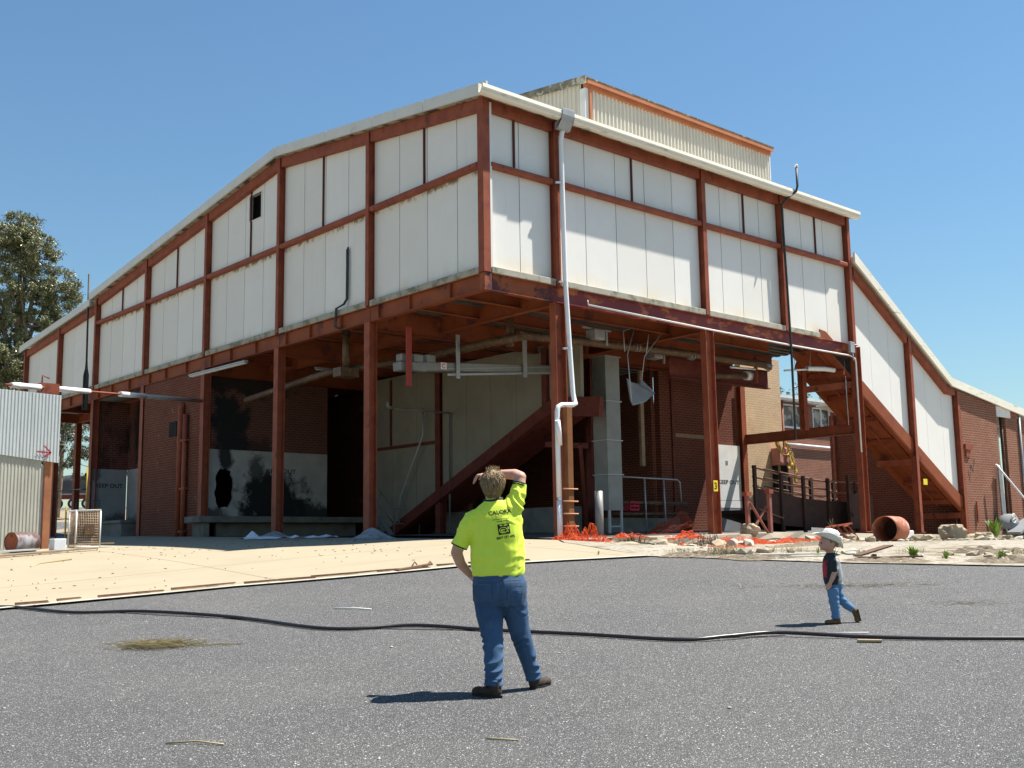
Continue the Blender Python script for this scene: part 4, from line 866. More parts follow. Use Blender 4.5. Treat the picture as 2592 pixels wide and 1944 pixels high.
mb = MB(); mb.box(25.42, .1, 1.7, 25.62, .3, 6.2); mb.build('door_post', M['wood'], AN); mb = MB(); mb.tube([(25.95, .1, 2), (25.97, .12, 3.2), (25.93, .1, 4.6), (25.98, .12, 6.2)], .05, 8); mb.build('lagged_pipe', M['lag'], AN)
mb = MB(); mb.tube([(23.1, -.04, 4.5), (23.2, -.05, 4.45), (23.05, -.05, 4.0), (22.95, -.04, 4.3)], .012, 5); mb.build('loose_cable', M['conduit'], AN)
mb = MB(); mb.box(23.18, -.05, 2.2, 23.24, -.0, 2.95); mb.build('iron_strap', M['rust'], AN)
mb = MB(); mb.box(23.3, -.5, 1.62, 30, -.2, 1.86); mb.build('step', M['wood'], AN, bevel=.01)
GP = T('steel_post', (25.05, -.2, 1.8), 'flat grey steel post leaning on the annex wall beside the dark gap', 'post')
mb = MB(); mb.beam((25.0, -.16, 1.8), (25.05, -.1, 4.25), .28, .05, (0, 1, 0)); mb.build('post_body', M['grey'], GP); mb = MB(); mb.ball((24.95, -.12, 4.27), .06, nu=8, nv=6); mb.build('cap', M['white'], GP)
WP = T('white_pole', (24.9, -.4, 2.0), 'long white pole leaning diagonally against the annex wall', 'pole')
mb = MB(); mb.tube([(24.47, -.25, 4.33), (26.35, -.95, 2.3), (26.8, -1.1, 1.85)], .035, 8); mb.build('pole_body', M['pvc'], WP)
# fan wheel and scrap pile
FN = T('scrap_fan', (24.6, -.6, 1.8), 'small spoked wheel on a grey curved fan housing in the scrap pile', 'fan')
mb = MB(); mb.tube([(24.55+.16*math.cos(a), -.72, 2.33+.16*math.sin(a)) for a in [i*math.pi/10 for i in range(21)]], .022, 6, caps=False)
for k in range(5): a = k*1.2566; mb.tube([(24.55, -.72, 2.33), (24.55+.15*math.cos(a), -.72, 2.33+.15*math.sin(a))], .016, 5)
mb.build('spoked_wheel', M['white'], FN)
mb = MB(); mb.rings([(24.7, -.45, 1.95, .62, .3), (24.7, -.45, 2.2, .6, .28), (24.7, -.45, 2.42, .42, .22), (24.7, -.45, 2.5, .15, .1)], 16); mb.build('housing', M['grey'], FN)
SCP = T('scrap_sheet', (25, -.8, 1.8), 'bent dark steel sheet and box propped at an angle below the fan', 'scrap')
mb = MB(); mb.beam((24.05, -.9, 1.78), (25.7, -.85, 2.35), .5, .10, (0, 0, 1)); mb.build('bent_sheet', M['grey'], SCP, bevel=.01)
mb = MB(); mb.box(25.0, -.9, 1.66, 25.6, -.6, 1.98); mb.build('box', M['duct'], SCP, bevel=.02)
mb = MB(); mb.tube([(25.3, -.95, 2.35), (25.35, -1.0, 2.1), (25.45, -.98, 1.95), (25.4, -.95, 2.3)], .02, 5); mb.build('cable', M['wood'], SCP)
LD = T('wire_rack', (23.0, .6, 1.8), 'small galvanised wire rack standing behind the last ramp post', 'rack')
mb = MB(); mb.tube([(22.86, .6, 1.8), (22.86, .6, 2.54), (23.4, .6, 2.54)], .02, 6)
for z in (2.3, 2.12, 1.98): mb.tube([(22.86, .6, z), (23.4, .6, z)], .012, 5)
mb.build('frame', M['galv'], LD)
# ================================================================ OFFICE BUILDING BEHIND
BO_ = T('brick_office', (37, 17, 2), 'two-storey red brick building with curtained windows seen behind the ramp', 'building')
mb = MB()
wins = [(33.2, 35.15), (35.95, 37.6)]
mb.box(29, 15, 1.5, 42, 15.3, 7.66); mb.box(29, 15, 8.86, 42, 15.3, 9.0)
ed = [29]+[e for w_ in wins for e in w_]+[42]
for a, b in zip(ed[::2], ed[1::2]): mb.box(a, 15, 7.66, b, 15.3, 8.86)
mb.build('wall', M['brick_y'], BO_)
mb = MB(); mb.box(28.6, 14.6, 9.0, 42.4, 15.6, 9.1); mb.box(28.6, 14.55, 9.1, 42.4, 22, 9.25); mb.build('roof', M['fascia'], BO_)
mb = MB(); mb.box(29, 15.3, 1.5, 29.3, 22, 9); mb.box(41.7, 15.3, 1.5, 42, 22, 9); mb.box(29, 22, 1.5, 42, 22.3, 9); mb.build('side_wall', M['brick_x'], BO_)
M['curt'] = pm('grey_window_curtain', (.22, .20, .17), (.10, .09, .08), 2, [((.5, .46, .38), 1.2, .52, .56, (1, 1, 2), .8)], .9)
for a, b in wins:
    mb = MB()
    for x in (a, (a+b)/2-.03, b-.06): mb.box(x, 14.97, 7.66, x+.06, 15.05, 8.86)
    mb.box(a, 14.965, 8.8, b, 15.05, 8.86); mb.box(a-.05, 14.9, 7.58, b+.05, 15.06, 7.68); f = mb.build('window', M['white'], BO_)
    mb = MB(); mb.box(a, 15.12, 7.66, b, 15.14, 8.86); mb.build('curtain', M['curt'], f)
    mb = MB(); mb.box(a+.06, 15.02, 7.68, b-.06, 15.03, 8.8)
mb = MB(); mb.tube([(33.2, 14.9, 6.72), (37.8, 14.9, 6.70)], .06, 8); mb.build('wall_pipe', M['pvc'], BO_)
mb = MB(); mb.tube([(32.95, 14.85, 2), (32.95, 14.85, 9)], .07, 8); mb.build('rain_pipe', M['rust'], BO_)
# ================================================================ STOCK RAMP, TRESTLE, CLOTH
SR = T('stock_ramp', (14, 1.5, 1.9), 'dark rusty steel stock loading ramp with railed sides', 'ramp')
M['dkrust'] = pm('dark_rusty_steel', (.060, .026, .018), (.035, .018, .014), 3, [((.20, .09, .05), 5, .62, .72, O1, .6)], .8, .2, 20)
mb = MB(); 
mb.prism([(12.0, 2.35), (13.6, 2.1), (18.2, 1.95), (18.2, 2.9), (15.8, 2.93), (14.7, 2.97), (13.0, 3.16), (12.0, 3.26)], 'y', 1.5, 1.54); mb.build('side_sheet', M['dkrust'], SR)
mb = MB(); mb.prism([(12.0, 2.5), (15.0, 1.95), (15.0, 2.05), (12.0, 2.6)], 'y', 1.54, 3.2); mb.build('ramp_deck', M['dkrust'], SR)
mb = MB()
for dz in (0, .3, .58): 
    mb.tube([(11.95, 1.52, 3.90-dz), (13.3, 1.52, 3.72-dz*.95), (14.6, 1.52, 3.60-dz*.9), (15.95, 1.52, 3.56-dz*.85)], .026, 6)
    mb.tube([(14.6, 3.0, 4.02-dz), (16.2, 3.0, 3.88-dz), (17.4, 3.0, 3.76-dz), (18.9, 3.0, 3.66-dz)], .024, 6)
mb.tube([(16, 1.52, 3.58), (18.2, 1.52, 3.55)], .026, 6); mb.tube([(16, 1.52, 3.2), (18.2, 1.52, 3.2)], .024, 6)
mb.tube([(12.1, 1.45, 2.62), (13.3, 1.4, 2.33)], .022, 6); mb.build('rail', pm('rusty_pipe_rail', (.24, .12, .075), None), SR)
mb = MB()
for x, zt in ((11.98, 3.95), (13.35, 3.75), (14.55, 3.7), (15.95, 3.66), (17.6, 3.56)): mb.box(x-.06, 1.42, 1.9, x+.06, 1.5, zt)
for x, zt in ((16.1, 3.8), (17.3, 3.8), (18.7, 3.75)): mb.box(x-.07, 2.95, 2.4, x+.07, 3.05, zt)
mb.build('post', M['dkrust'], SR)
mb = MB(); mb.box(16.3, .9, 1.95, 16.42, 1.0, 3.75); mb.tube([(16.4, .95, 3.7), (18.0, 1.0, 3.62)], .024, 6); mb.tube([(16.4, .95, 3.3), (18.0, 1.0, 3.25)], .02, 6); mb.box(16.6, 1.0, 2.0, 17.9, 1.04, 3.15); mb.tube([(16.36, .88, 2.4), (16.5, .86, 2.45), (16.3, .85, 2.5)], .02, 5); mb.build('gate', M['wood'] if False else M['dkrust'], SR)
TS = T('trestle', (9.3, -.6, 1.85), 'red steel trestle with two posts and a crossed brace on the kerb', 'trestle')
M['redp'] = pm('chalky_red_steel', (.30, .12, .09), (.22, .08, .06), 4, [], .8)
mb = MB(); mb.box(8.76, -.62, 1.80, 8.88, -.52, 2.95); mb.box(9.77, -.62, 1.80, 9.89, -.52, 3.05); mb.build('post', M['redp'], TS, bevel=.01)
mb = MB(); mb.beam((8.85, -.64, 2.68), (9.62, -.64, 1.85), .07, .03); mb.beam((9.78, -.60+.1, 2.6), (9.05, -.6+.1, 1.85), .07, .03); mb.build('cross_brace', M['redp'], TS)
mb = MB(); mb.box(9.74, -.65, 2.95, 9.93, -.49, 3.06); mb.box(8.70, -.65, 2.86, 8.93, -.49, 2.97); mb.build('post_cap', M['rust'], TS)
PB = T('pink_cabinet', (18.3, 6, 3), 'pinkish steel cabinet hood on the wall behind the stock ramp', 'cabinet')
mb = MB(); mb.box(17.55, 4.40, 4.35, 18.25, 4.78, 5.0); mb.build('hood', pm('faded_pink_paint', (.42, .20, .17), None), PB, bevel=.03)
mb = MB(); mb.box(17.6, 4.5, 2.1, 18.2, 4.78, 4.34); mb.build('recess', M['black'], PB)  # solid black box; the darkness of the recess is only its colour
mb = MB(); mb.box(18.3, 4.5, 2.1, 18.36, 4.79, 4.7) if False else mb.box(17.56, 4.42, 2.1, 17.6, 4.5, 4.34); mb.build('stile', M['wood'], PB)
YL = T('yellow_cloth', (17.8, 4.5, 4.3), 'long yellow tarpaulin strip knotted and hanging beside the wall', 'cloth')
M['ycloth'] = pm('yellow_tarpaulin', (.56, .40, .12), (.42, .29, .08), 3, [], .75, .3, 12)
def ribbon(pts, w0, w1, mat, par, name, tw=.3, seg=30, seed=1):
    """twisted strip of cloth following a path, with folds across its width"""
    r3 = random.Random(seed); P = [Vector(p) for p in pts]; vs = []; m_ = 7
    for i in range(seg+1):
        u = i/seg*(len(P)-1); k = min(int(u), len(P)-2); f = u-k; p = P[k].lerp(P[k+1], f); wd = w0+(w1-w0)*i/seg; an = tw*math.sin(i*.35+seed)
        for j in range(m_):
            a = (j/(m_-1)-.5); vs.append(p+Vector((a*wd*math.cos(an), a*wd*math.sin(an)+.035*math.sin(j*2.2+i*.3), .02*math.sin(j*1.7))))
    mb = MB(); mb.add(vs, [(i*m_+j, i*m_+j+1, (i+1)*m_+j+1, (i+1)*m_+j) for i in range(seg) for j in range(m_-1)], True); o = mb.build(name, mat, par)
    s = o.modifiers.new('thick', 'SOLIDIFY'); s.thickness = .008; return o
ribbon([(17.25, 4.3, 5.35), (17.40, 4.3, 5.0), (17.62, 4.3, 4.72), (17.95, 4.3, 4.72), (18.1, 4.3, 4.85)], .22, .12, M['ycloth'], YL, 'drape', seed=2)
ribbon([(17.7, 4.35, 5.4), (17.95, 4.35, 5.1), (18.1, 4.33, 4.86)], .34, .1, M['ycloth'], YL, 'drape', seed=5)
ribbon([(18.12, 4.3, 4.86), (18.26, 4.3, 4.5), (18.36, 4.3, 4.15), (18.36, 4.3, 3.7)], .1, .16, M['ycloth'], YL, 'tail', seed=3)
ribbon([(18.08, 4.28, 4.86), (18.05, 4.28, 4.5), (18.02, 4.28, 4.2)], .12, .34, M['ycloth'], YL, 'tail', seed=9)
mb = MB(); mb.ball((18.1, 4.28, 4.86), .05, .05, .08, 8, 6); mb.build('knot', M['conduit'], YL)
# ================================================================ SHED AT THE LEFT
SH = T('corrugated_shed', (-8.5, 7.2, 1.8), 'silvery corrugated iron screen with a red arrow, left of the building', 'shed')
def tilt(mb, x0, x1, z0f, z1f, y, pitch=.076, depth=.009):
    corr(mb, 'x', x0, x1, y, z0f, z1f, pitch, depth, -1)
mb = MB(); tilt(mb, -11.5, -7.05, lambda x: 3.66-(x+7.05)*.11, lambda x: 5.24-(x+7.05)*.03, 7.0); mb.build('upper_sheet', M['shed'], SH)
mb = MB(); tilt(mb, -11.5, -7.42, lambda x: 1.7, lambda x: 4.0, 7.04); mb.build('lower_sheet', M['shed2'], SH)
mb = MB(); mb.box(-7.32, 7.07, 1.6, -7.16, 7.2, 5.1); mb.box(-11.3, 7.07, 1.6, -11.15, 7.2, 5.1); mb.box(-11.3, 7.08, 5.0, -7.1, 7.16, 5.12); mb.build('post', pm('rusty_brown_post', (.36, .15, .07), (.26, .10, .05), 3), SH)
mb = MB(); ar = pm('red_arrow_paint', (.35, .02, .05), None, 5); mb.beam((-7.55, 6.972, 3.9), (-7.24, 6.972, 3.885), .004, .03, (0, 0, 1)); mb.beam((-7.40, 6.972, 4.04), (-7.24, 6.972, 3.885), .004, .03); mb.beam((-7.40, 6.972, 3.77), (-7.24, 6.972, 3.885), .004, .03); mb.build('red_arrow', ar, SH)
mb = MB(); mb.box(-7.6, 9.2, 2.0, -7.0, 9.6, 4.6) if False else mb.box(-7.30, 7.4, 1.7, -7.22, 7.6, 3.6); mb.build('door_strip', M['grey'], SH)
LPp = T('overhead_pipe', (-4, 11, 6), 'thin overhead pipe with bright sleeves reaching from the shed to the building', 'pipe')
pa = Vector((-8.25, 7.2, 5.42)); pb = Vector((-.04, 14.4, 6.44))
def lp(f): return pa.lerp(pb, f)+Vector((0, 0, 0))
mb = MB(); mb.tube([lp(0), lp(1)], .028, 8); mb.build('core_pipe', M['rust'], LPp)
mb = MB(); mb.tube([lp(.02), lp(.05), lp(.08), lp(.13)], [.06, .075, .065, .075], 10); mb.tube([lp(.20), lp(.345)], .07, 12); mb.tube([lp(.50), lp(.64)], .075, 12); mb.build('sleeve', M['pvc'], LPp)
mb = MB(); mb.tube([lp(.64), lp(1)], .065, 12); mb.build('grey_sleeve', M['galv'], LPp)
mb = MB(); q = lp(.165); mb.box(q.x-.22, q.y-.15, q.z-.15, q.x+.22, q.y+.15, q.z+.1); mb.tube([(q.x-.15, q.y, q.z+.1), (q.x-.15, q.y, q.z+.3), (q.x+.02, q.y, q.z+.24)], .02, 5); mb.build('clamp_box', M['rust'], LPp)
# ================================================================ TREES AND BACKGROUND
def leafmat(name, a, b):
    m, n, p = newmat(name); g = N(n, 'ShaderNodeNewGeometry')
    c = mix(n, g.outputs['Random Per Island'], a, b); link(n, c, p.inputs['Base Color']); p.inputs['Roughness'].default_value = .42; p.inputs['Specular IOR Level'].default_value = .45
    return m
M['leaf'] = leafmat('eucalypt_leaf', (.10, .115, .045), (.25, .24, .115))
M['leaf2'] = leafmat('grey_green_leaf', (.05, .065, .03), (.12, .125, .065))
M['bark'] = pm('pale_gum_bark', (.34, .27, .21), (.20, .15, .11), 2, [], .9, .2, 12)
def tree(x, y, h, crowns, label, seed, nl=34, leaf=.2, mat='leaf', dens=1.0, group='gum trees around the yard'):
    """crowns: list of (dx,dy,z,rx,ry,rz,clumps)"""
    r = random.Random(seed); z0 = H(x, y); t = T('gum_tree', (x, y, z0), label, 'tree', group)
    tb = MB(); lb = MB(); top = Vector((x+r.uniform(-.5, .5), y+r.uniform(-.5, .5), z0+h*.82))
    tb.tube([Vector((x, y, z0-.3)), Vector((x+.2, y, z0+h*.3)), Vector((x, y, z0+h*.6)).lerp(top, .4), top], [h*.02, h*.016, h*.011, h*.004], 8)
    vs, fs = [], []
    for (dx, dy, cz, rx, ry, rz, nc) in crowns:
        c = Vector((x+dx, y+dy, z0+cz)); base = Vector((x, y, z0+cz*.62)); 
        tb.tube([base, base.lerp(c, .5)+Vector((r.uniform(-.5, .5), r.uniform(-.5, .5), .3)), c+Vector((0, 0, rz*.3))], [h*.009, h*.006, h*.002], 6)
        for k in range(int(nc*dens)):
            while True:
                d = Vector((r.uniform(-1, 1), r.uniform(-1, 1), r.uniform(-1, 1)))
                if .35 < d.length < 1: break
            q = c+Vector((d.x*rx, d.y*ry, d.z*rz)); sz = r.uniform(.35, .95)*min(rx, rz)*.28
            if k % 5 == 0: tb.tube([c.lerp(q, .15), c.lerp(q, .6)+Vector((0, 0, -.1)), q], [h*.003, h*.002, .01], 4, caps=False)
            for i in range(nl):
                o = Vector((r.gauss(0, 1), r.gauss(0, 1), r.gauss(0, .8)))*sz*.6+q
                a = Vector((r.uniform(-1, 1), r.uniform(-1, 1), r.uniform(-1.3, .3))).normalized(); b = a.cross(Vector((r.uniform(-1, 1), r.uniform(-1, 1), r.uniform(-1, 1)))).normalized()
                l = leaf*r.uniform(.6, 1.3); w_ = l*.30; n0 = len(vs)
                vs += [o-a*l*.5, o+b*w_*.5, o+a*l*.5, o-b*w_*.5]; fs.append((n0, n0+1, n0+2, n0+3))
    tb.build('trunk', M['bark'], t); lb.add(vs, fs); lb.build('crown', M[mat], t)
    return t
def gum_lobes(L):
    out_ = []
    for (xd, yd, rx, rz_, n) in L:
        q = (xd-20)/38.5; d = rnd.uniform(-1.2, 1.2); out_.append((q*.749+d*.66, -q*.663+d*.75, 1.6+(1193-yd)/38.5-2.5, rx/38.5, rx/38.5*1.1, rz_/38.5, n))
    return out_
tree(3.9, 46.0, 19, gum_lobes([(15, 490, 55, 50, 60), (55, 545, 52, 50, 60), (92, 620, 50, 52, 60), (35, 620, 60, 55, 50), (100, 690, 42, 32, 34), (40, 700, 60, 40, 44), (-25, 560, 60, 70, 50), (-30, 680, 60, 60, 46), (20, 775, 75, 42, 74), (95, 745, 42, 24, 28), (-40, 800, 60, 50, 40), (30, 850, 70, 50, 56), (100, 830, 50, 40, 30)]), 'tall gum tree at the left edge, its crown above the shed', 11, nl=150, leaf=.19)
tree(-6, 54, 19, [(0, 0, 15, 4, 4, 3, 40), (2, 0, 10, 4, 4, 3, 40), (-2, 0, 7, 4, 4, 2.4, 30)], 'gum tree half cut off by the left picture edge', 12, nl=50, leaf=.26)
k = 0
for (x, y, h, sd, lab) in ((13.5, 68, 11, 21, 'grey-green gum seen under the far left corner, nearest the shed'), (15.2, 71, 12, 22, 'thin-trunked gum seen between the far left columns'), (17.5, 66, 10, 23, 'gum with a forked trunk behind the far left column'), (10, 74, 12, 24, 'gum tree behind the corrugated shed, mostly hidden')):
    tree(x, y, h, [(0, 0, h*.72, 2.4, 2.4, 2.0, 26), (1, -1, h*.5, 2.2, 2.2, 1.7, 22), (-1, .5, h*.38, 2.2, 2, 1.4, 18), (.5, 0, h*.9, 1.6, 1.6, 1.2, 12)], lab, sd, nl=80, leaf=.28, mat='leaf2')
for (x, y, h, sd, lab) in ((60.6, 33.2, 10.4, 31, 'small leafy gum top above the office roof, left one'), (62.4, 31.8, 9.4, 32, 'sparse gum top above the office roof, right one')):
    tree(x, y, h, [(0, 0, h*.86, 1.5, 1.5, 1.1, 16), (1.1, -.6, h*.72, 1.5, 1.5, .9, 14), (-.8, .5, h*.66, 1.4, 1.4, .9, 12)], lab, sd, nl=30, leaf=.2, mat='leaf2', group='gums behind the office building')
# ---- trailer parked far behind on the left
TK = T('truck_trailer', (23.5, 92.5, 5.9), 'distant semi-trailer with a grey tarpaulin seen under the building at the left', 'trailer')
def tk(a, d, z): p = Vector((20.6, 95.2, 0)).lerp(Vector((27.4, 89.3, 0)), a); q = Vector((.655, .755, 0))*d; return (p.x+q.x, p.y+q.y, z)
def tbox(mb, a0, a1, d0, d1, z0, z1):
    return mb.add([tk(a0, d0, z0), tk(a1, d0, z0), tk(a1, d1, z0), tk(a0, d1, z0), tk(a0, d0, z1), tk(a1, d0, z1), tk(a1, d1, z1), tk(a0, d1, z1)], [(0, 3, 2, 1), (4, 5, 6, 7), (0, 1, 5, 4), (1, 2, 6, 5), (2, 3, 7, 6), (3, 0, 4, 7)])
mb = MB(); m_ = 24; vs = []
for j, z in enumerate((7.45, 7.9, 8.6, 9.1, 9.25)):
    for i in range(m_+1): vs.append(tk(i/m_, (0, .05, .08, .2, .6)[j]+.06*math.sin(i*1.9+j*.7), z+(.05*math.sin(i*1.3) if j > 2 else 0)))
mb.add(vs, [(j*(m_+1)+i, j*(m_+1)+i+1, (j+1)*(m_+1)+i+1, (j+1)*(m_+1)+i) for j in range(4) for i in range(m_)], True); tbox(mb, 0, 1, .55, 2.3, 7.4, 9.2)
mb.build('tarpaulin', pm('grey_tarpaulin', (.085, .09, .095), (.05, .052, .056), 1.5, [((.3, .3, .3), 2, .62, .7, O1, .5)], .5), TK)
mb = MB(); tbox(mb, 0, 1, .1, 2.3, 6.95, 7.38); mb.build('chassis', pm('dark_red_chassis', (.16, .03, .03), None), TK)
mb = MB(); tbox(mb, 0, 1, .06, .09, 7.30, 7.42); mb.build('side_rail', M['galv'], TK)
for a in (.17, .34, .51, .66, .83):
    c = Vector(tk(a, .1, 6.42)); nrm = Vector((-.655, -.755, 0))
    mb = MB(); mb.tube([c+nrm*.12, c-nrm*.16], .50, 20); wh_ = mb.build('wheel', pm('tyre_rubber', (.03, .03, .03), None) if a == .17 else bpy.data.materials['tyre_rubber'], TK)
    mb = MB(); mb.tube([c+nrm*.125, c+nrm*.14], .26, 14); mb.build('rim', M['white'], wh_)
# ================================================================ YARD CLUTTER
# hose across the asphalt
hp = [(-14.5, 1.2), (-12.6, -1.0), (-11.16, -2.8), (-10.9, -3.24), (-10.59, -4.35), (-9.91, -4.95), (-9.39, -6.37), (-9.14, -8.09), (-8.33, -8.59), (-7.99, -9.51), (-7.56, -10.47), (-7.19, -11.44), (-6.72, -11.73), (-6.26, -11.92), (-6.0, -12.31), (-5.53, -13.1), (-4.77, -13.98), (-4.0, -14.9), (-2.5, -16.4)]
def catmull(P, n=10):
    P = [Vector((*p, 0)) if len(p) == 2 else Vector(p) for p in P]; out_ = []
    for i in range(len(P)-1):
        a, b, c, d = P[max(i-1, 0)], P[i], P[i+1], P[min(i+2, len(P)-1)]
        for k in range(n):
            t = k/n; out_.append(.5*((2*b)+(-a+c)*t+(2*a-5*b+4*c-d)*t*t+(-a+3*b-3*c+d)*t**3))
    return out_+[P[-1]]
pts = [p-FW*.33 for p in catmull(hp)]; lift = lambda p: .02*max(0, 1-((p.x+6.35)**2+(p.y+11.9)**2)/.9)
mb = MB(); mb.tube([(p.x, p.y, H(p.x, p.y)+.026+lift(p)) for p in pts], .020, 10)
o = mb.build('hose', pm('black_rubber_hose', (.018, .012, .013), (.028, .02, .02), 20, [], .32, spec=.5)); tag(o, 'long black rubber hose snaking across the asphalt behind the man', 'hose')
mb = MB(); mb.tube([(p.x-.14, p.y-.14, H(p.x-.14, p.y-.14)+.008) for p in catmull([(-10.3, -4.6), (-9.9, -5.6), (-9.45, -6.6), (-9.1, -8.0), (-8.5, -8.9), (-7.9, -9.8), (-7.0, -11.5), (-6.2, -12.1)], 6)], .004, 5); o = mb.build('wire', M['ink']); tag(o, 'thin dark wire lying beside the black hose', 'wire')
# rusty angle iron laid along the joint of apron and asphalt
ORD = 'first second third fourth fifth sixth seventh eighth ninth tenth eleventh twelfth thirteenth fourteenth fifteenth'.split()
SG = 'rusty strips along the apron edge'; sr = random.Random(4)
M['bark_rust'] = pm('flaking_rust_strip', (.22, .12, .07), (.13, .07, .045), 9, [], .9, .3, 60)
def at_edge(f):
    P = ap_front; L = [(Vector(P[i+1])-Vector(P[i])).length for i in range(3)]; s_ = f*sum(L)
    for i in range(3):
        if s_ <= L[i] or i == 2: q = Vector(P[i]).lerp(Vector(P[i+1]), s_/L[i]); d = (Vector(P[i+1])-Vector(P[i])).normalized(); return q, d
        s_ -= L[i]
for k in range(15):
    f = .02+k*.052; q, d = at_edge(f); q2 = q+d*sr.uniform(.3, .9); n_ = Vector((-d.y, d.x))*sr.uniform(.05, .16)
    q += n_; q2 += n_*sr.uniform(.6, 1.3); mb = MB(); mb.beam((q.x, q.y, H(q.x, q.y)+.045), (q2.x, q2.y, H(q2.x, q2.y)+.04+sr.uniform(0, .02)), .035, .012); mb.beam((q.x, q.y+.03, H(q.x, q.y)+.06), (q2.x, q2.y+.03, H(q2.x, q2.y)+.055), .010, .025)
    o = mb.build('rusty_strip', M['bark_rust']); tag(o, ORD[k]+' rusty metal strip from the left along the front edge of the sandy apron', 'metal strip', SG)
mb = MB(); mb.beam((-5.1, -3.66, H(-5.1, -3.7)+.05), (-4.35, -3.62, H(-4.35, -3.6)+.07), .12, .03); mb.tube([(-4.75, -3.6, 1.26), (-4.66, -3.58, 1.36), (-4.6, -3.56, 1.31)], .012, 5); mb.tube([(-4.42, -3.6, 1.28), (-4.33, -3.58, 1.36), (-4.27, -3.56, 1.31)], .012, 5)
o = mb.build('bent_strip', M['bark_rust']); tag(o, 'brown metal strip with two bent prongs sticking up, near the man', 'metal strip')
# straw pile and other scraps on the asphalt
def wisp(x, y, n, lx, ly, mat, name, label, cat, seed, rot=0, h=.02, ln=.14):
    r = random.Random(seed); mb = MB(); c_, s_ = math.cos(rot), math.sin(rot)
    for i in range(n):
        a, b = r.gauss(0, lx), r.gauss(0, ly)*(1+a/lx*.3 if False else 1); px, py = x+a*c_-b*s_, y+a*s_+b*c_; an = rot+r.gauss(0, .35); l = ln*r.uniform(.4, 1.4)
        z = H(px, py)+r.uniform(.003, h); mb.beam((px, py, z), (px+math.cos(an)*l, py+math.sin(an)*l, H(px+math.cos(an)*l, py+math.sin(an)*l)+r.uniform(.003, h)), .004, .002)
    o = mb.build(name, mat); tag(o, label, cat)
M['straw'] = leafmat('dry_straw', (.16, .12, .05), (.46, .38, .20))
wisp(-11.25, -8.0, 760, .19, .13, M['straw'], 'straw_pile', 'flattened heap of dry straw on the asphalt at the lower left', 'straw', 5, -.62, .06, .16)
wisp(-10.75, -8.35, 60, .22, .03, M['straw'], 'straw_pile', 'thin trail of dry straw right of the lower left straw heap', 'straw', 15, -.62, .01, .1)
wisp(-1.7, -10.1, 230, .6, .16, M['straw'], 'straw_pile', 'long thin streak of dry grass on the asphalt behind the boy', 'straw', 6, -.72, .02, .10)
wisp(-2.6, -12.3, 90, .25, .15, M['straw'], 'straw_pile', 'small scatter of dry grass on the asphalt right of the boy', 'straw', 7, -.72, .02, .08)
def scrap(pts, r, mat, name, label, cat):
    mb = MB(); mb.tube([(x, y, H(x, y)+r+.002+dz) for x, y, dz in pts], r, 6); tag(mb.build(name, mat), label, cat)
scrap([(-8.25, -6.7, 0), (-8.1, -6.95, .01), (-7.98, -7.15, 0)], .010, M['white'], 'white_stick', 'short bent white stick on the asphalt left of the man', 'stick')
scrap([(-9.2, 2.0, 0), (-8.9, 2.45, .01), (-8.2, 2.75, .02)], .018, M['straw'], 'dry_stick', 'curved pale stick on the sandy apron at the left', 'stick')
scrap([(-12.95, -12.15, 0), (-12.8, -12.28, .01), (-12.7, -12.45, 0)], .006, M['straw'], 'dry_twig', 'pale twig on the asphalt at the bottom left', 'twig')
scrap([(-11.42, -13.5, 0), (-11.3, -13.68, .0)], .005, M['straw'], 'dry_twig', 'thin pale twig on the asphalt below the man', 'twig')
scrap([(-5.9, -12.45, 0), (-5.6, -12.75, 0)], .006, M['white'], 'dry_twig', 'thin white twig beside the hose near the boy', 'twig')
mb = MB(); mb.beam((-6.22, -13.0, H(-6.2, -13)+.015), (-6.08, -13.18, H(-6.1, -13.2)+.018), .07, .02); tag(mb.build('tile_scrap', pm('sand_coloured_tile', (.36, .28, .15), None)), 'broken tan tile piece on the asphalt below the hose at the right', 'tile')
r = random.Random(9); mb = MB()
for i in range(420):
    t = r.uniform(4.5, 20); s_ = r.uniform(-.5, .5)*t; p = CAM+FW*t+RT*s_
    if p.y > -3.2: continue
    a = r.uniform(.004, .012)*(1 if r.random() < .93 else 1.8); mb.ball((p.x, p.y, H(p.x, p.y)+a*.3), a, a*r.uniform(.5, 1), a*.45, 6, 4)
o = mb.build('gravel', pm('pale_gravel', (.55, .53, .48), (.30, .28, .25), 9, [], .9)); o['kind'] = 'stuff'; o['label'] = 'scattered pale gravel grains on the asphalt'
mb = MB()
for i in range(340):
    if i % 17 == 0: lc = (r.uniform(-13, 1), r.uniform(-3, 5))
    x, y = (r.gauss(lc[0], .9), r.gauss(lc[1], .5)) if i % 3 else (r.uniform(-13, 1.5), r.uniform(-3.2, 6))
    if y < -3.0+(0 if x < -5 else -.0) : continue
    if x > -.5 and y < 0: continue
    a = r.uniform(.005, .018); an = r.uniform(0, 6.3); mb.beam((x, y, H(x, y)+.03), (x+math.cos(an)*a*3, y+math.sin(an)*a*3, H(x, y)+.034), a, .008)
o = mb.build('leaf_litter', pm('dark_leaf_litter', (.07, .045, .025), (.12, .08, .04), 9, [], .9)); o['kind'] = 'stuff'; o['label'] = 'dark crumbs and leaves scattered over the sandy apron'
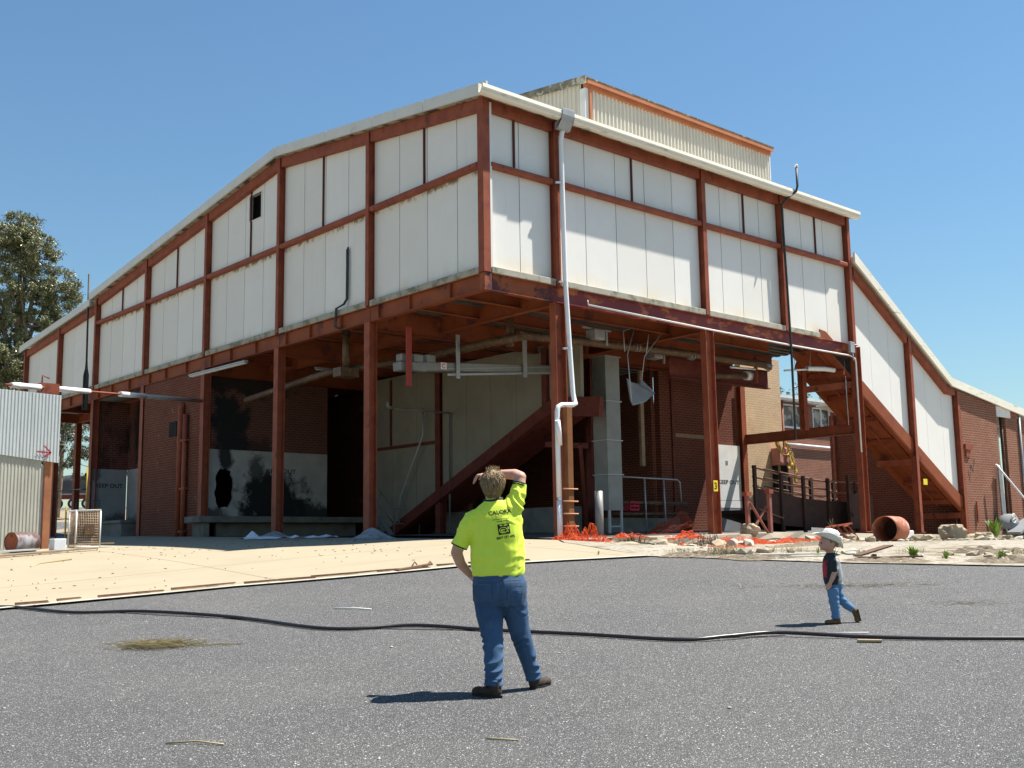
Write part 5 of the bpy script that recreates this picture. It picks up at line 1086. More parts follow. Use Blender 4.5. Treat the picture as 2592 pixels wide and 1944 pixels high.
# ---- plants
def weed(x, y, h, n, mat, label, seed, name='weed', spread=.5, cat='plant', group=None, z=None, sc_r=0):
    r = random.Random(seed); z0 = H(x, y) if z is None else z; mb = MB()
    for i in range(n):
        a = r.uniform(0, 6.28); l = h*r.uniform(.35, 1.1); w_ = l*(r.uniform(.10, .2) if mat is M['green'] else r.uniform(.02, .05)); d = Vector((math.cos(a), math.sin(a), 0)); s_ = r.uniform(.2, 1)*spread; side = Vector((-d.y, d.x, 0))
        b0 = Vector((x, y, z0))+d*.02*h if sc_r == 0 else Vector((x+r.gauss(0, sc_r), y+r.gauss(0, sc_r*.6), z0)); p1 = b0+d*l*s_*.5+Vector((0, 0, l*.6)); p2 = b0+d*l*s_+Vector((0, 0, l*(1-s_*.35)))
        mb.add([b0-side*w_*.2, b0+side*w_*.2, p1+side*w_*.5, p2, p1-side*w_*.5], [(0, 1, 2, 4), (4, 2, 3)])
    o = mb.build(name, mat); tag(o, label, cat, group); return o
M['green'] = leafmat('fresh_weed_leaf', (.10, .20, .02), (.26, .38, .05))
M['dry'] = leafmat('dry_grass_blade', (.22, .18, .09), (.44, .37, .21))
M['deadw'] = leafmat('dead_brown_weed', (.09, .065, .04), (.16, .12, .07))
weed(2.2, -9.0, .27, 60, M['green'], 'bright green weed in the rubble right of the boy, the larger of two', 1, spread=.9)
weed(2.6, -9.4, .19, 24, M['green'], 'smaller bright green weed just right of the larger one', 2, spread=.7)
weed(2.95, -10.2, .24, 40, M['green'], 'green weed near the right edge beside flat brown boards', 3, spread=.7)
weed(.95, -8.2, .24, 20, M['green'], 'green weed just behind the boy with the hat', 4)
weed(22.95, -.75, .8, 90, M['green'], 'leafy green shrub at the foot of the annex wall', 5, name='shrub', spread=.5)
weed(-1.2, -4.6, .12, 12, M['green'], 'tiny green weed at the tip of the sandy apron', 6)
weed(1.4, -7.6, .18, 16, M['green'], 'thin pale green weed in the rubble left of the large weed', 7)
TW = ['at the left end of the long pale board', 'just behind the long pale board', 'at the left corner of the rubble by the asphalt', 'left of the flat brown boards', 'between the brown boards and the open drum', 'left of the second ramp post base', 'against the foot of the second ramp post', 'behind the large tan boulder', 'between the two green weeds on the right', 'dead and brown, right of the step iron post', 'dead and brown, above the small orange mesh heap']
for i, (x, y, h, n) in enumerate(((.3, -6.3, .42, 160), (.9, -6.0, .34, 120), (-.05, -5.6, .3, 90), (1.6, -6.9, .3, 90), (3.6, -8.2, .3, 90), (17.8, -1.6, .5, 120), (19.6, -1.7, .45, 120), (21, -1.9, .4, 90), (4.4, -9.8, .25, 80), (2.9, -1.1, .5, 50), (4.6, -1.0, .55, 60))):
    weed(x, y, h*.55, n*2, M['dry'] if i not in (9, 10) else M['deadw'], ('dry grass tuft '+TW[i]) , 40+i, name='dry_grass_tuft', spread=1.3, sc_r=.22, group='dry grass tufts in the rubble')
weed(3.7, -1.0, .6, 130, M['deadw'], 'dead spiky brown weed by the kerb under the bollard', 61, name='dead_weed', spread=.9, sc_r=.12)
weed(6.2, -1.3, .5, 120, M['deadw'], 'dead brown weed in front of the fallen orange mesh', 62, name='dead_weed', spread=.9, sc_r=.15)
weed(13.2, -.4, .5, 26, M['deadw'], 'small dead weed on the kerb right of the trestle', 63, name='dead_weed', spread=.5, z=slabz(13.2, -.4))
weed(-2.95, -9.16, .12, 16, M['deadw'], 'dark fallen sprig of leaves on the asphalt left of the boy', 64, name='leaf_sprig', spread=2)
# ---- rocks and rubble
def rock(x, y, rx, ry, rz, label, seed, mat='rockm', z=None, group=None, name='boulder', cat='rock', sub=3):
    bm = bmesh.new(); bmesh.ops.create_icosphere(bm, subdivisions=sub, radius=1); z0 = H(x, y) if z is None else z; off = Vector((seed*7.3, seed*1.7, 0))
    for v in bm.verts:
        k = 1+.42*noise.noise(v.co*1.3+off)+.2*noise.noise(v.co*3.3+off)+.09*noise.noise(v.co*8+off); c = v.co*k; v.co = Vector((max(-.82, min(.82, c.x))*rx, max(-.85, min(.85, c.y))*ry, max(-.75, min(.8, c.z))*rz))
    me = bpy.data.meshes.new(name); bm.to_mesh(me); bm.free(); me.materials.append(M[mat]); o = bpy.data.objects.new(name, me); COL.objects.link(o)
    o.location = (x, y, z0+rz*.6); o.rotation_euler = (0, 0, seed*1.1); tag(o, label, cat, group); return o
M['rockm'] = pm('tan_broken_concrete', (.40, .33, .23), (.29, .235, .16), 3, [((.52, .47, .38), 4, .55, .65, O1, .6)], .95, .6, 9)
M['rockw'] = pm('pale_concrete_chunk', (.46, .43, .36), (.33, .30, .24), 4, [], .95, .6, 12)
rock(16.3, -2.5, .46, .38, .36, 'large tan boulder on the rubble in front of the last ramp post', 1)
rock(15.3, -4.0, .30, .24, .17, 'medium tan rock right of and nearer than the large boulder', 2)
rock(16.1, -4.3, .18, .16, .11, 'small flat rock against the medium tan rock', 3)
rock(8.9, -.55, .30, .25, .20, 'rounded stone sitting on the kerb beside the trestle', 4, z=slabz(8.9, -.55))
rock(3.05, -1.25, .5, .35, .2, 'mossy concrete lump at the foot of the kerb near the downpipe', 5)
rock(13.1, -1.0, .26, .22, .17, 'tan rock wedged by the kerb behind the rusty open drum', 6)
rock(11.6, -1.2, .20, .18, .13, 'tan rock left of the leaning steel frames', 7)
rock(9.9, -3.6, .14, .13, .11, 'brown stone in the rubble right of the boy hat', 8)
kr = random.Random(12)
CH = [rock(-200, 0, .2, .16, .11, 'angular broken concrete chunk in the rubble along the kerb', s_, 'rockw' if s_ % 2 else 'rockm', z=0, name='rubble_chunk', cat='rubble', sub=1, group='broken concrete chunks in the rubble strip') for s_ in (31, 32, 33, 34)]
def put(src, x, y, z, s_, first=[0, 0, 0, 0]):
    zn = 'at the foot of the kerb' if y > -2 else ('along the asphalt edge of the rubble' if x < 5 and y < -4.8 else 'out in the middle of the rubble strip'); i = CH.index(src); o = src if not first[i] else src.copy()
    if first[i]: COL.objects.link(o)
    first[i] = 1; lb_ = ('pale grey' if i % 2 == 0 else 'tan')+' angular broken concrete chunk '+zn; o['label'] = lb_; o['group'] = ('pale grey' if i % 2 == 0 else 'tan')+' chunks '+zn; o.location = (x, y, z); o.scale = (s_, s_*kr.uniform(.7, 1.2), s_*kr.uniform(.6, 1.1)); o.rotation_euler = (kr.uniform(-.3, .3), kr.uniform(-.3, .3), kr.uniform(0, 6.3))
for i in range(290):
    if i < 105: x = kr.uniform(3, 22); y = -.9-abs(kr.gauss(0, .45))
    elif i < 190: x = kr.uniform(1, 20); y = kr.uniform(-6, -1.2)
    else: f = kr.random()**1.5; x = -.2+f*5; y = -5.5-f*6+kr.uniform(-.3, 1.3)
    if y < -3.9 and x < .3: continue
    sc_ = kr.choice((.3, .4, .5, .7, .9, 1.2, 1.7))*(1 if y > -2 else .55); put(CH[i % 4], x, y, H(x, y)+.05*sc_, sc_)
mb = MB(); mb.tube([(5.9, -2.2, H(5.9, -2.2)+.11), (6.6, -1.75, H(6.6, -1.75)+.12)], .115, 14); tag(mb.build('concrete_cylinder', M['rockw']), 'short round concrete cylinder lying in the rubble by the orange mesh', 'cylinder')
mb = MB(); mb.box(13.9, -.95, H(14, -1)+.0, 15.6, -.80, 2.0) if False else mb.box(15.6, -1.2, 1.62, 16.5, -.8, 1.9); tag(mb.build('concrete_block', M['white'], bevel=.03), 'pale concrete block right of the rusty open drum', 'block')
mb = MB(); mb.box(21.3, -1.3, 1.57, 21.5, -1.15, 1.70); tag(mb.build('white_block', M['white'], bevel=.01), 'small white block at the foot of the annex wall', 'block')
mb = MB(); mb.box(3.0, -.98, 1.70, 4.6, -.85, 1.76); tag(mb.build('timber_plank', M['wood']), 'thin grey plank lying on the kerb beside the step iron post', 'plank')
for k, (x, y, dx, dy, lab) in enumerate(((1.3, -8.6, .9, -.5, 'flat brown board on the rubble edge right of the boy, front one'), (1.55, -8.3, .55, -.3, 'tilted brown board leaning on the front board'), (3.0, -10.6, .8, -.8, 'brown board at the rubble edge near the right picture edge'), (.3, -6.95, 1.0, -.9, 'long pale board along the rubble edge left of the boy'), (14.7, -3.1, 1.5, .7, 'dark branch-like plank lying beside the large boulder'))):
    z = H(x, y)+.05; mb = MB(); mb.beam((x, y, z), (x+dx, y+dy, H(x+dx, y+dy)+.06+(.16 if k == 1 else 0)), .3 if k in (0, 1) else .12, .025); tag(mb.build('timber_board', M['white'] if k == 3 else pm('red_brown_board', (.16, .085, .055), (.11, .06, .04), 4) if k == 0 else (M['white'] if k == 3 else bpy.data.materials['red_brown_board'] if 'red_brown_board' in bpy.data.materials else M['wood'])), lab, 'board')
# ---- low heaps of soil and crumbled concrete along the asphalt edge
def mound(x, y, rx, ry, h, rot, mat, label, seed):
    mb = MB(); n = 30; vs = [(x, y, H(x, y)+h)]; c_, s_ = math.cos(rot), math.sin(rot)
    for j in range(1, 11):
        for i in range(n):
            a = 2*math.pi*i/n; q = j/10; k = 1+.35*noise.noise(Vector((math.cos(a)*1.7, math.sin(a)*1.7, seed*3.3))); u, v = math.cos(a)*rx*q*k, math.sin(a)*ry*q*k; X, Y = x+u*c_-v*s_, y+u*s_+v*c_
            vs.append((X, Y, H(X, Y)+.012+max(0, h*(1-q**2)*(.7+.9*noise.noise(Vector((X*5, Y*5, seed)))))+(.02*noise.noise(Vector((X*23, Y*23, seed))) if q < .95 else 0)))
    mb.add(vs, [(0, 1+i, 1+(i+1) % n) for i in range(n)]+[(1+j*n+i, 1+(j+1)*n+i, 1+(j+1)*n+(i+1) % n, 1+j*n+(i+1) % n) for j in range(9) for i in range(n)])
    tag(mb.build('soil_heap', mat), label, 'soil heap')
M['soil'] = pm('brown_stony_soil', (.20, .16, .11), (.12, .095, .065), 8, [((.40, .36, .29), 14, .58, .66, O1, .9)], .95, .8, 30)
for k, (x, y, rx, ry, h, lab) in enumerate(((3.1, -10.5, 1.2, .45, .10, 'broad brown soil heap at the rubble edge nearest the right picture edge'), (1.5, -8.9, .8, .3, .06, 'low brown soil patch under the flat boards'), (.35, -7.1, .8, .3, .07, 'low soil heap at the middle of the pale board'), (-.1, -6.0, .7, .3, .08, 'soil heap at the left corner of the rubble by the asphalt'), (4.6, -9.2, 1.0, .5, .12, 'brown soil heap behind the right green weed'), (3.0, -6.6, 1.3, .5, .06, 'flat brown soil patch in the middle of the rubble'), (7.5, -3.4, 2.0, .6, .07, 'long brown soil patch between the concrete cylinder and the drum'), (17.0, -2.8, 2.2, .6, .10, 'soil heap left of the large tan boulder'), (3.2, -2.2, 1.3, .5, .10, 'crumbled soil heap in front of the mossy concrete lump'), (10.5, -1.7, 2.2, .4, .08, 'long soil bank below the trestle kerb'))): mound(x, y, rx, ry, h, -.75 if k < 6 else -.1, M['soil'], lab, k+1)
# ---- drums
def drum(name, c, d, r_, L, mat, label, open_=False, ribs=True):
    t = T(name, c, label, 'drum'); c, d = Vector(c), Vector(d).normalized(); a = c-d*L/2; b = c+d*L/2; mb = MB()
    prof = [(0, r_)]+([(.03, r_*1.02), (.05, r_)] if ribs else [])+([(.33, r_), (.35, r_*1.03), (.37, r_), (.66, r_), (.68, r_*1.03), (.70, r_)] if ribs else [(.5, r_*1.02)])+[(.97, r_), (1, r_)]
    mb.tube([a.lerp(b, f) for f, q in prof], [q for f, q in prof], 28, caps=False); o = mb.build('shell', mat, t); s = o.modifiers.new('thick', 'SOLIDIFY'); s.thickness = .012
    mb = MB()
    if not open_: mb.tube([a+d*.015, a+d*.025], r_*.985, 28); mb.tube([b-d*.025, b-d*.015], r_*.985, 28); mb.ball(a+Vector((0, 0, r_*.6))-d*.01, .02, nu=8, nv=6)
    else: mb.tube([b-d*.03, b-d*.02], r_*.98, 28)
    mb.build('lid', M['rust'] if not open_ else M['dkrust'], t); return t
vdir = RT*.93-FW*.36
drum('steel_drum', (-8.12, 5.9, H(-8.1, 5.9)+.235), RT*.42+FW*.91, .21, .6, pm('rusty_grey_drum', (.13, .08, .065), (.08, .04, .032), 2, [((.30, .30, .32), 1.5, .5, .6, O1, .8)], .6), 'rusty steel drum on its side against the corrugated shed')
drum('open_drum', (12.5, -2.7, H(12.5, -2.7)+.36), (1, .16, 0), .36, .95, pm('orange_red_drum', (.42, .13, .06), (.30, .10, .06), 2, [((.55, .42, .36), 3, .55, .65, O1, .7)], .6), 'open-ended rusty red drum lying on the rubble', True, False)
# ---- leaning steel frames
FG = T('scrap_ladder', (12.9, -1.0, 1.6), 'rusty ladder-like steel scrap leaning on the kerb left of the open drum', 'scrap metal')
mb = MB()
for k in range(2):
    x = 12.35+k*.62; mb.beam((x, -.9, 2.03), (x+.18, -1.15, 1.62), .06, .05); mb.beam((x+.28, -.88, 2.07), (x+.44, -1.12, 1.64), .06, .05); mb.beam((x+.02, -.9, 2.02), (x+.30, -.88, 2.06), .05, .04)
mb.beam((12.15, -.86, 2.0), (13.6, -.8, 2.12), .05, .05); mb.beam((12.95, -1.15, 1.64), (13.3, -1.14, 1.66), .04, .04); mb.build('frame_bar', M['rust'], FG)
# ---- orange barrier mesh
M['mesh'] = pm('orange_barrier_mesh', (.85, .14, .03), (.75, .10, .02), 6, [], .6)
M['mesh_d'] = pm('shaded_orange_mesh', (.38, .075, .03), (.30, .05, .02), 6, [], .8)  # same orange mesh, dimmed in colour for the two pieces in shade
def netting(x, y, lx, ly, hgt, rot, seed, label, z=None, nx=44, ny=18, fall=None, th=.011):
    r = random.Random(seed); bm = bmesh.new(); vs = []; c_, s_ = math.cos(rot), math.sin(rot); of = Vector((seed*3.1, 0, 0))
    for j in range(ny+1):
        for i in range(nx+1):
            u, v = i/nx-.5, j/ny-.5; a, b = u*lx, v*ly; a += .12*noise.noise(Vector((u*5, v*4, seed))); b += .12*noise.noise(Vector((u*5+9, v*4, seed)))
            X, Y = x+a*c_-b*s_, y+a*s_+b*c_; hh = abs(noise.noise(Vector((u*6, v*3, 0))+of))*1.6+abs(noise.noise(Vector((u*14, v*9, 3))+of))*.5
            hh *= hgt*(1-abs(2*u)**3)*(1-abs(2*v)**2*.7); zz = (H(X, Y) if z is None else z)+.03+hh*.62
            if fall: zz = fall(u, v, zz); 
            vs.append(bm.verts.new((X, Y, zz)))
    for j in range(ny):
        for i in range(nx): bm.faces.new((vs[j*(nx+1)+i], vs[j*(nx+1)+i+1], vs[(j+1)*(nx+1)+i+1], vs[(j+1)*(nx+1)+i]))
    me = bpy.data.meshes.new('barrier_mesh'); bm.to_mesh(me); bm.free(); me.materials.append(M['mesh']); o = bpy.data.objects.new('barrier_mesh', me); COL.objects.link(o)
    if seed in (9, 10): o.data.materials[0] = M['mesh_d']
    w_ = o.modifiers.new('net', 'WIREFRAME'); w_.thickness = th; w_.use_replace = True; w_.use_even_offset = False; tag(o, label, 'mesh', 'orange barrier mesh in the rubble'); return o
netting(2.3, -.85, 1.6, .7, .85, -.3, 1, 'heap of orange barrier mesh around the foot of the white downpipe')
netting(4.0, -.6, 1.2, .5, .22, 0, 2, 'low scrap of orange mesh behind the kerb right of the post', z=1.7)
netting(5.9, -.75, 1.4, .6, .32, 0, 3, 'crumpled orange mesh lying over the kerb edge left of the numbered column', z=1.68)
netting(7.7, -1.1, 2.2, .9, .42, -.25, 4, 'largest orange mesh heap tumbling off the kerb below the numbered column')
netting(4.4, -1.9, 1.3, .5, .28, .1, 5, 'small orange mesh heap beside the mossy concrete lump')
netting(5.4, -2.2, 2.4, .4, .1, 0, 6, 'flat strip of orange mesh across the rubble left of the concrete cylinder')
netting(6.3, -1.6, 1.8, .5, .2, .1, 7, 'orange mesh piece just behind the concrete cylinder')
netting(9.9, -1.5, 3.0, .6, .25, .05, 8, 'long orange mesh strip trailing right below the trestle')
netting(7.6, 1.5, 2.0, .9, .15, 0, 9, 'orange mesh draped up towards the brick wall in the shade', z=1.8, fall=lambda u, v, z: z+max(0, (u+.2))*1.0*(1-abs(v)*1.2), th=.01)
netting(5.6, .9, 4.0, .6, .15, 0, 10, 'dim orange mesh lying on the floor in the shade', z=1.75, th=.01)
# ---- objects by the shed
WC = T('wire_cage', (-6.4, 7.0, 1.7), 'rusty wire mesh cage box standing right of the shed post', 'cage')
M['wire'] = pm('pale_cage_wire', (.45, .36, .26), (.28, .18, .12), 8, [], .6)
x0, y0, x1, y1, zb, zt = -6.68, 6.75, -6.12, 7.2, H(-6.4, 7)+.03, H(-6.4, 7)+.86
mb = MB()
for i in range(15):
    x = x0+(x1-x0)*i/14; mb.tube([(x, y0, zb), (x, y0, zt)], .006, 4)
for i in range(15):
    z = zb+(zt-zb)*i/14; mb.tube([(x0, y0, z), (x1, y0, z), (x1, y1, z-.02)], .006, 4)
for i in range(9):
    y = y0+(y1-y0)*i/8; mb.tube([(x1, y, zb), (x1, y, zt)], .006, 4); mb.tube([(x0, y, zb), (x0, y, zt)], .006, 4)
mb.build('mesh_side', M['wire'], WC)
mb = MB(); mb.tube([(x0, y0, zt), (x1, y0, zt+.02), (x1, y1, zt), (x0, y1, zt), (x0, y0, zt)], .02, 6); mb.tube([(x0, y0, zb), (x1, y0, zb)], .018, 6)
for (a, b) in ((x0, y0), (x1, y0), (x1, y1), (x0, y1)): mb.tube([(a, b, zb-.02), (a, b, zt)], .02, 6)
mb.build('frame', M['white'], WC)
mb = MB(); mb.box(x0+.02, y0+.01, zb+.2, x1-.06, y0+.04, zt-.02); mb.box(x0+.2, y0-.03, zb+.3, x0+.42, y0+.009, zb+.5); mb.box(x0, y0, zb-.03, x1, y1, zb); mb.build('rusty_panel', M['lag'], WC)
mb = MB(); mb.box(-7.66, 5.3, H(-7.5, 5.4), -7.40, 5.6, H(-7.5, 5.4)+.29); tag(mb.build('white_box', pm('white_cardboard', (.66, .68, .70), None), bevel=.01), 'small white box on the ground left of the wire cage', 'box')
for k, (a, b, w_, lab) in enumerate((((-10.5, 4.6), (-7.6, 5.15), .3, 'long weathered plank on the ground below the drum'), ((-10.2, 4.2), (-6.9, 4.9), .14, 'narrow grey plank in front of the white box'), ((-9.6, 5.2), (-8.0, 5.4), .4, 'pale flat sheet under the rusty drum'), ((-6.9, 6.2), (-6.0, 6.35), .25, 'short board under the wire cage'))):
    mb = MB(); mb.beam((*a, H(*a)+.04+.03*k), (*b, H(*b)+.05+.02*k), w_, .03); tag(mb.build('ground_plank', M['wood'] if k != 2 else M['shed']), lab, 'plank')
YR = T('yellow_rail', (-5.1, 11.2, 1.8), 'thin yellow and dark pipe rails standing behind the wire cage', 'rail')
mb = MB(); mb.tube([(-5.28, 11.36, 1.8), (-5.28, 11.36, 2.85)], .022, 6); mb.tube([(-4.88, 11.01, 1.8), (-4.88, 11.01, 3.9)], .02, 6); mb.build('yellow_post', M['mustard'], YR)
mb = MB(); mb.tube([(-5.47, 11.53, 1.8), (-5.47, 11.53, 3.25), (-4.9, 11.0, 3.3)], .018, 6); mb.tube([(-5.08, 11.18, 1.8), (-5.08, 11.18, 2.98), (-4.6, 10.8, 2.99), (-4.6, 10.8, 1.8)], .018, 6); mb.build('dark_rail', M['conduit'], YR)
# ---- sand piles, torn plastic
def heap(x, y, rx, ry, h, mat, name, label, seed):
    mb = MB(); n = 24; vs = [(x, y, H(x, y)+h)]; rr = random.Random(seed)
    for j in range(1, 7):
        for i in range(n):
            a = 2*math.pi*i/n; q = j/6; k = 1+.22*noise.noise(Vector((math.cos(a)*2, math.sin(a)*2, seed+q))); X, Y = x+math.cos(a)*rx*q*k, y+math.sin(a)*ry*q*k; vs.append((X, Y, H(X, Y)+.022+max(0, h*(1-q)**1.3+.03*noise.noise(Vector((X*9, Y*9, seed))))-.0))
    mb.add(vs, [(0, 1+i, 1+(i+1) % n) for i in range(n)]+[(1+j*n+i, 1+(j+1)*n+i, 1+(j+1)*n+(i+1) % n, 1+j*n+(i+1) % n) for j in range(5) for i in range(n)], True)
    tag(mb.build(name, mat), label, 'heap')
M['rubb'] = pm('grey_cement_rubble', (.34, .35, .36), (.20, .20, .20), 6, [], .95, .6, 18)
heap(-.15, 4.35, .62, .6, .30, M['rubb'], 'cement_heap', 'pale cement heap at the foot of the column beside the steel stair', 3)
heap(-.1, 9.3, .6, .5, .2, M['rubb'], 'cement_heap', 'grey cement heap at the foot of the middle left column', 4)
mb = MB(); n = 12; vs = []
for j in range(5):
    for i in range(n+1): a = i/n; X, Y = -1.9+a*1.9, 7.7-a*1.6+j*.12; vs.append((X, Y, H(X, Y)+.04+.12*abs(noise.noise(Vector((a*6, j*.6, 2))))+(.16 if i == 2 and j > 2 else 0)))
mb.add(vs, [(j*(n+1)+i, j*(n+1)+i+1, (j+1)*(n+1)+i+1, (j+1)*(n+1)+i) for j in range(4) for i in range(n)]); tag(mb.build('plastic_sheet', pm('torn_pale_plastic', (.55, .60, .66), None, 3, [], .4)), 'torn pale plastic sheet on the ground in front of the loading dock', 'sheet')
# ================================================================ PEOPLE
def organic(mb, voxel, smooth=6, disp=None, keep=None):
    """fuse overlapping closed volumes into one continuous skin (voxel remesh), smooth it, then fold it"""
    me = bpy.data.meshes.new('tmp'); me.from_pydata([tuple(v) for v in mb.v], [], mb.f); o = bpy.data.objects.new('tmp', me); COL.objects.link(o)
    bm = bmesh.new(); bm.from_mesh(me); bmesh.ops.recalc_face_normals(bm, faces=bm.faces); bm.to_mesh(me); bm.free()
    r = o.modifiers.new('r', 'REMESH'); r.mode = 'VOXEL'; r.voxel_size = voxel
    s = o.modifiers.new('s', 'SMOOTH'); s.factor = .5; s.iterations = smooth
    dg = bpy.context.evaluated_depsgraph_get(); dg.update(); m2 = bpy.data.meshes.new_from_object(o.evaluated_get(dg))
    bpy.data.objects.remove(o); out_ = MB()
    vs = [v.co.copy() for v in m2.vertices]
    if disp:
        m2.update(); nn = [v.normal.copy() for v in m2.vertices]; vs = [v+n_*disp(v, n_) for v, n_ in zip(vs, nn)]
    out_.add(vs, [tuple(p.vertices) for p in m2.polygons], True); bpy.data.meshes.remove(m2); return out_
def limb(mb, pts, rs, n=16, ends=True, sq=1):
    """tapered limb through joints, with rounded ends"""
    P = [Vector(p) for p in pts]; path, rad = [], []
    for i in range(len(P)-1):
        for k in range(5): f = k/5; path.append(P[i].lerp(P[i+1], f)); rad.append(rs[i]+(rs[i+1]-rs[i])*f)
    path.append(P[-1]); rad.append(rs[-1]); mb.tube(path, rad, n)
    if ends: mb.ball(P[0], rs[0], nu=n, nv=10); mb.ball(P[-1], rs[-1], nu=n, nv=10)
def hand(mb, wrist, palm_end, fdir, bend, side, r=.0095, n=4, spread=.021, lens=(.066, .078, .072, .056), thumb=None):
    """palm, four separate bent fingers and a thumb leaving the side of the palm"""
    wrist, palm_end = Vector(wrist), Vector(palm_end); side = Vector(side).normalized(); fdir = Vector(fdir).normalized(); bend = Vector(bend).normalized()
    for k in range(4):
        o_ = side*spread*(k-1.5); mb.tube([wrist+o_*.55, wrist.lerp(palm_end, .5)+o_*.95, palm_end+o_], [.015, .0155, .0125], 8); mb.ball(palm_end+o_, .0125, nu=8, nv=6)
        L = lens[k]; a = palm_end+o_; b = a+(fdir*.85+bend*.35).normalized()*L*.42; c = b+(fdir*.5+bend*.75).normalized()*L*.33; d = c+(fdir*.15+bend).normalized()*L*.27
        mb.tube([a, b, c, d], [r*1.08, r, r*.93, r*.82], 8); mb.ball(d, r*.84, nu=8, nv=6)
    if thumb:
        t0 = wrist.lerp(palm_end, .25)+side*spread*1.7*thumb[0]; t1 = t0+(side*thumb[0]*.6+fdir*.6).normalized()*.036; t2 = t1+(fdir*.8+bend*.5).normalized()*.028
        mb.tube([wrist, t0, t1, t2], [.014, .013, .0105, .0085], 8); mb.ball(t2, .0088, nu=8, nv=6)
def nz(v, sx, sy, sz, seed=0): return noise.noise(Vector((v.x*sx+seed, v.y*sy, v.z*sz)))
def fold(v, d, freq, width=.35, warp=.04, seed=0):
    """ridged crease pattern running along direction d"""
    q = v.dot(Vector(d))*freq+nz(v, 6, 6, 6, seed)*warp*freq*2; f = abs((q % 1)-.5)*2
    return (f**1.6-.5)*max(0, .5+nz(v, 7, 7, 5, seed+9)*1.6)
M['skin'] = pm('fair_skin', (.60, .34, .25), (.52, .27, .19), 9, [], .5, .05, 60, spec=.35)
M['hair'] = pm('sandy_blond_hair', (.36, .25, .125), (.17, .105, .05), 14, [((.58, .44, .25), 10, .58, .68, (3, 3, .35), .8)], .5, .5, 40, sc=(4, 4, .7))
M['shirt'] = pm('fluorescent_yellow_polo', (.74, .90, .09), (.68, .84, .07), 4, [], .75, .08, 300)
M['navy'] = pm('dark_green_navy_trim', (.012, .03, .035), None, 5, [], .8)
M['denim'] = pm('blue_denim', (.052, .108, .195), (.030, .070, .14), 3, [((.09, .16, .25), 5, .58, .72, (1, 1, .7), .6)], .9, .25, 220, sc=(1, 1, 1))
M['boot'] = pm('dark_brown_work_boot', (.05, .034, .022), (.03, .02, .014), 9, [((.12, .09, .06), 9, .6, .7, O1, .6)], .75, .2, 60)
def person(name, loc, label):
    t = T(name, loc, label, 'person', rz=-YAW); return t
ML = Vector((-10.30, -12.45, H(-10.30, -12.45)))
MAN = person('person', ML, 'person seen from behind in a bright yellow-green work shirt and jeans, shading the eyes')
# --- body (skin): neck, head, arms, hands in one mesh
b = MB()
limb(b, [(-.10, .0, 1.42), (-.108, .0, 1.52), (-.11, .015, 1.63)], [.075, .064, .058])
b.ball((-.112, .02, 1.70), .078, .097, .108, 20, 14); limb(b, [(-.125, .055, 1.665), (-.14, .085, 1.62)], [.062, .036], 12)
b.ball((-.158, .125, 1.672), .012, .018, .02, 8, 6); b.ball((-.15, .115, 1.72), .045, .02, .018, 10, 6); b.ball((-.155, .118, 1.635), .02, .012, .008, 8, 6); b.ball((-.15, .105, 1.605), .022, .018, .018, 8, 6)
b.ball((-.19, .01, 1.668), .010, .020, .032, 8, 8, Matrix.Rotation(.25, 3, 'Z')); b.ball((-.032, .02, 1.668), .010, .020, .032, 8, 8, Matrix.Rotation(-.25, 3, 'Z'))
limb(b, [(.08, .0, 1.52), (.108, .02, 1.64), (.118, .05, 1.745)], [.06, .049, .047])
limb(b, [(.118, .05, 1.748), (.075, .11, 1.775), (-.05, .17, 1.785), (-.165, .20, 1.785)], [.050, .047, .036, .026])
hand(b, (-.165, .20, 1.785), (-.238, .195, 1.778), (-.75, 0, -.6), (-.15, -.1, -1), (.1, 1, .1), thumb=(-1,))
limb(b, [(-.32, .0, 1.33), (-.385, .015, 1.21), (-.415, .03, 1.13)], [.06, .052, .048])
limb(b, [(-.415, .03, 1.13), (-.385, .075, 1.04), (-.315, .14, .95)], [.048, .043, .029])
hand(b, (-.315, .14, .95), (-.265, .19, .90), (.5, .3, -.7), (.6, 0, -.6), (.5, -.6, .1), thumb=(1,))
organic(b, .0062, 3).build('body', M['skin'], MAN, local=True)
# eyes (front of the face)
b = MB(); b.ball((-.178, .108, 1.688), .011, nu=10, nv=8); b.ball((-.128, .118, 1.688), .011, nu=10, nv=8); b.build('eyes', M['white'], MAN, local=True)
# --- hair: shaped cap plus many separate locks
b = MB(); b.rings([(-.108, -.035, 1.585, .045, .035), (-.108, -.035, 1.61, .068, .058), (-.108, -.03, 1.645, .084, .076), (-.108, -.02, 1.69, .092, .09), (-.108, -.01, 1.735, .093, .095), (-.108, 0, 1.775, .080, .088), (-.106, .005, 1.80, .058, .066), (-.104, .005, 1.813, .02, .03)], 24, 2.1)
HB = organic(b, .008, 3, lambda v, n_: .004*nz(v, 60, 60, 12)+.003*nz(v, 120, 120, 20)); hr = random.Random(3)
b2 = MB(); b2.v, b2.f, b2.sm = list(HB.v), list(HB.f), list(HB.sm)
for k in range(900):
    i = hr.randrange(len(HB.v)); p = HB.v[i]; n_ = (p-Vector((-.108, -.01, 1.70))).normalized()
    if n_.y > .5 and n_.z < .5: continue
    dn = Vector((hr.uniform(-.35, .35), hr.uniform(-.2, .2), -1)); dn = (dn-n_*dn.dot(n_)*.85).normalized() if n_.z < .85 else Vector((hr.uniform(-1, 1), hr.uniform(-1, .4), .9)).normalized()
    l = hr.uniform(.018, .042); b2.tube([p, p+dn*l*.5+n_*.005, p+dn*l+n_*.006], [.0028, .0024, .0006], 4, caps=False)
b2.build('hair', M['hair'], MAN, local=True)
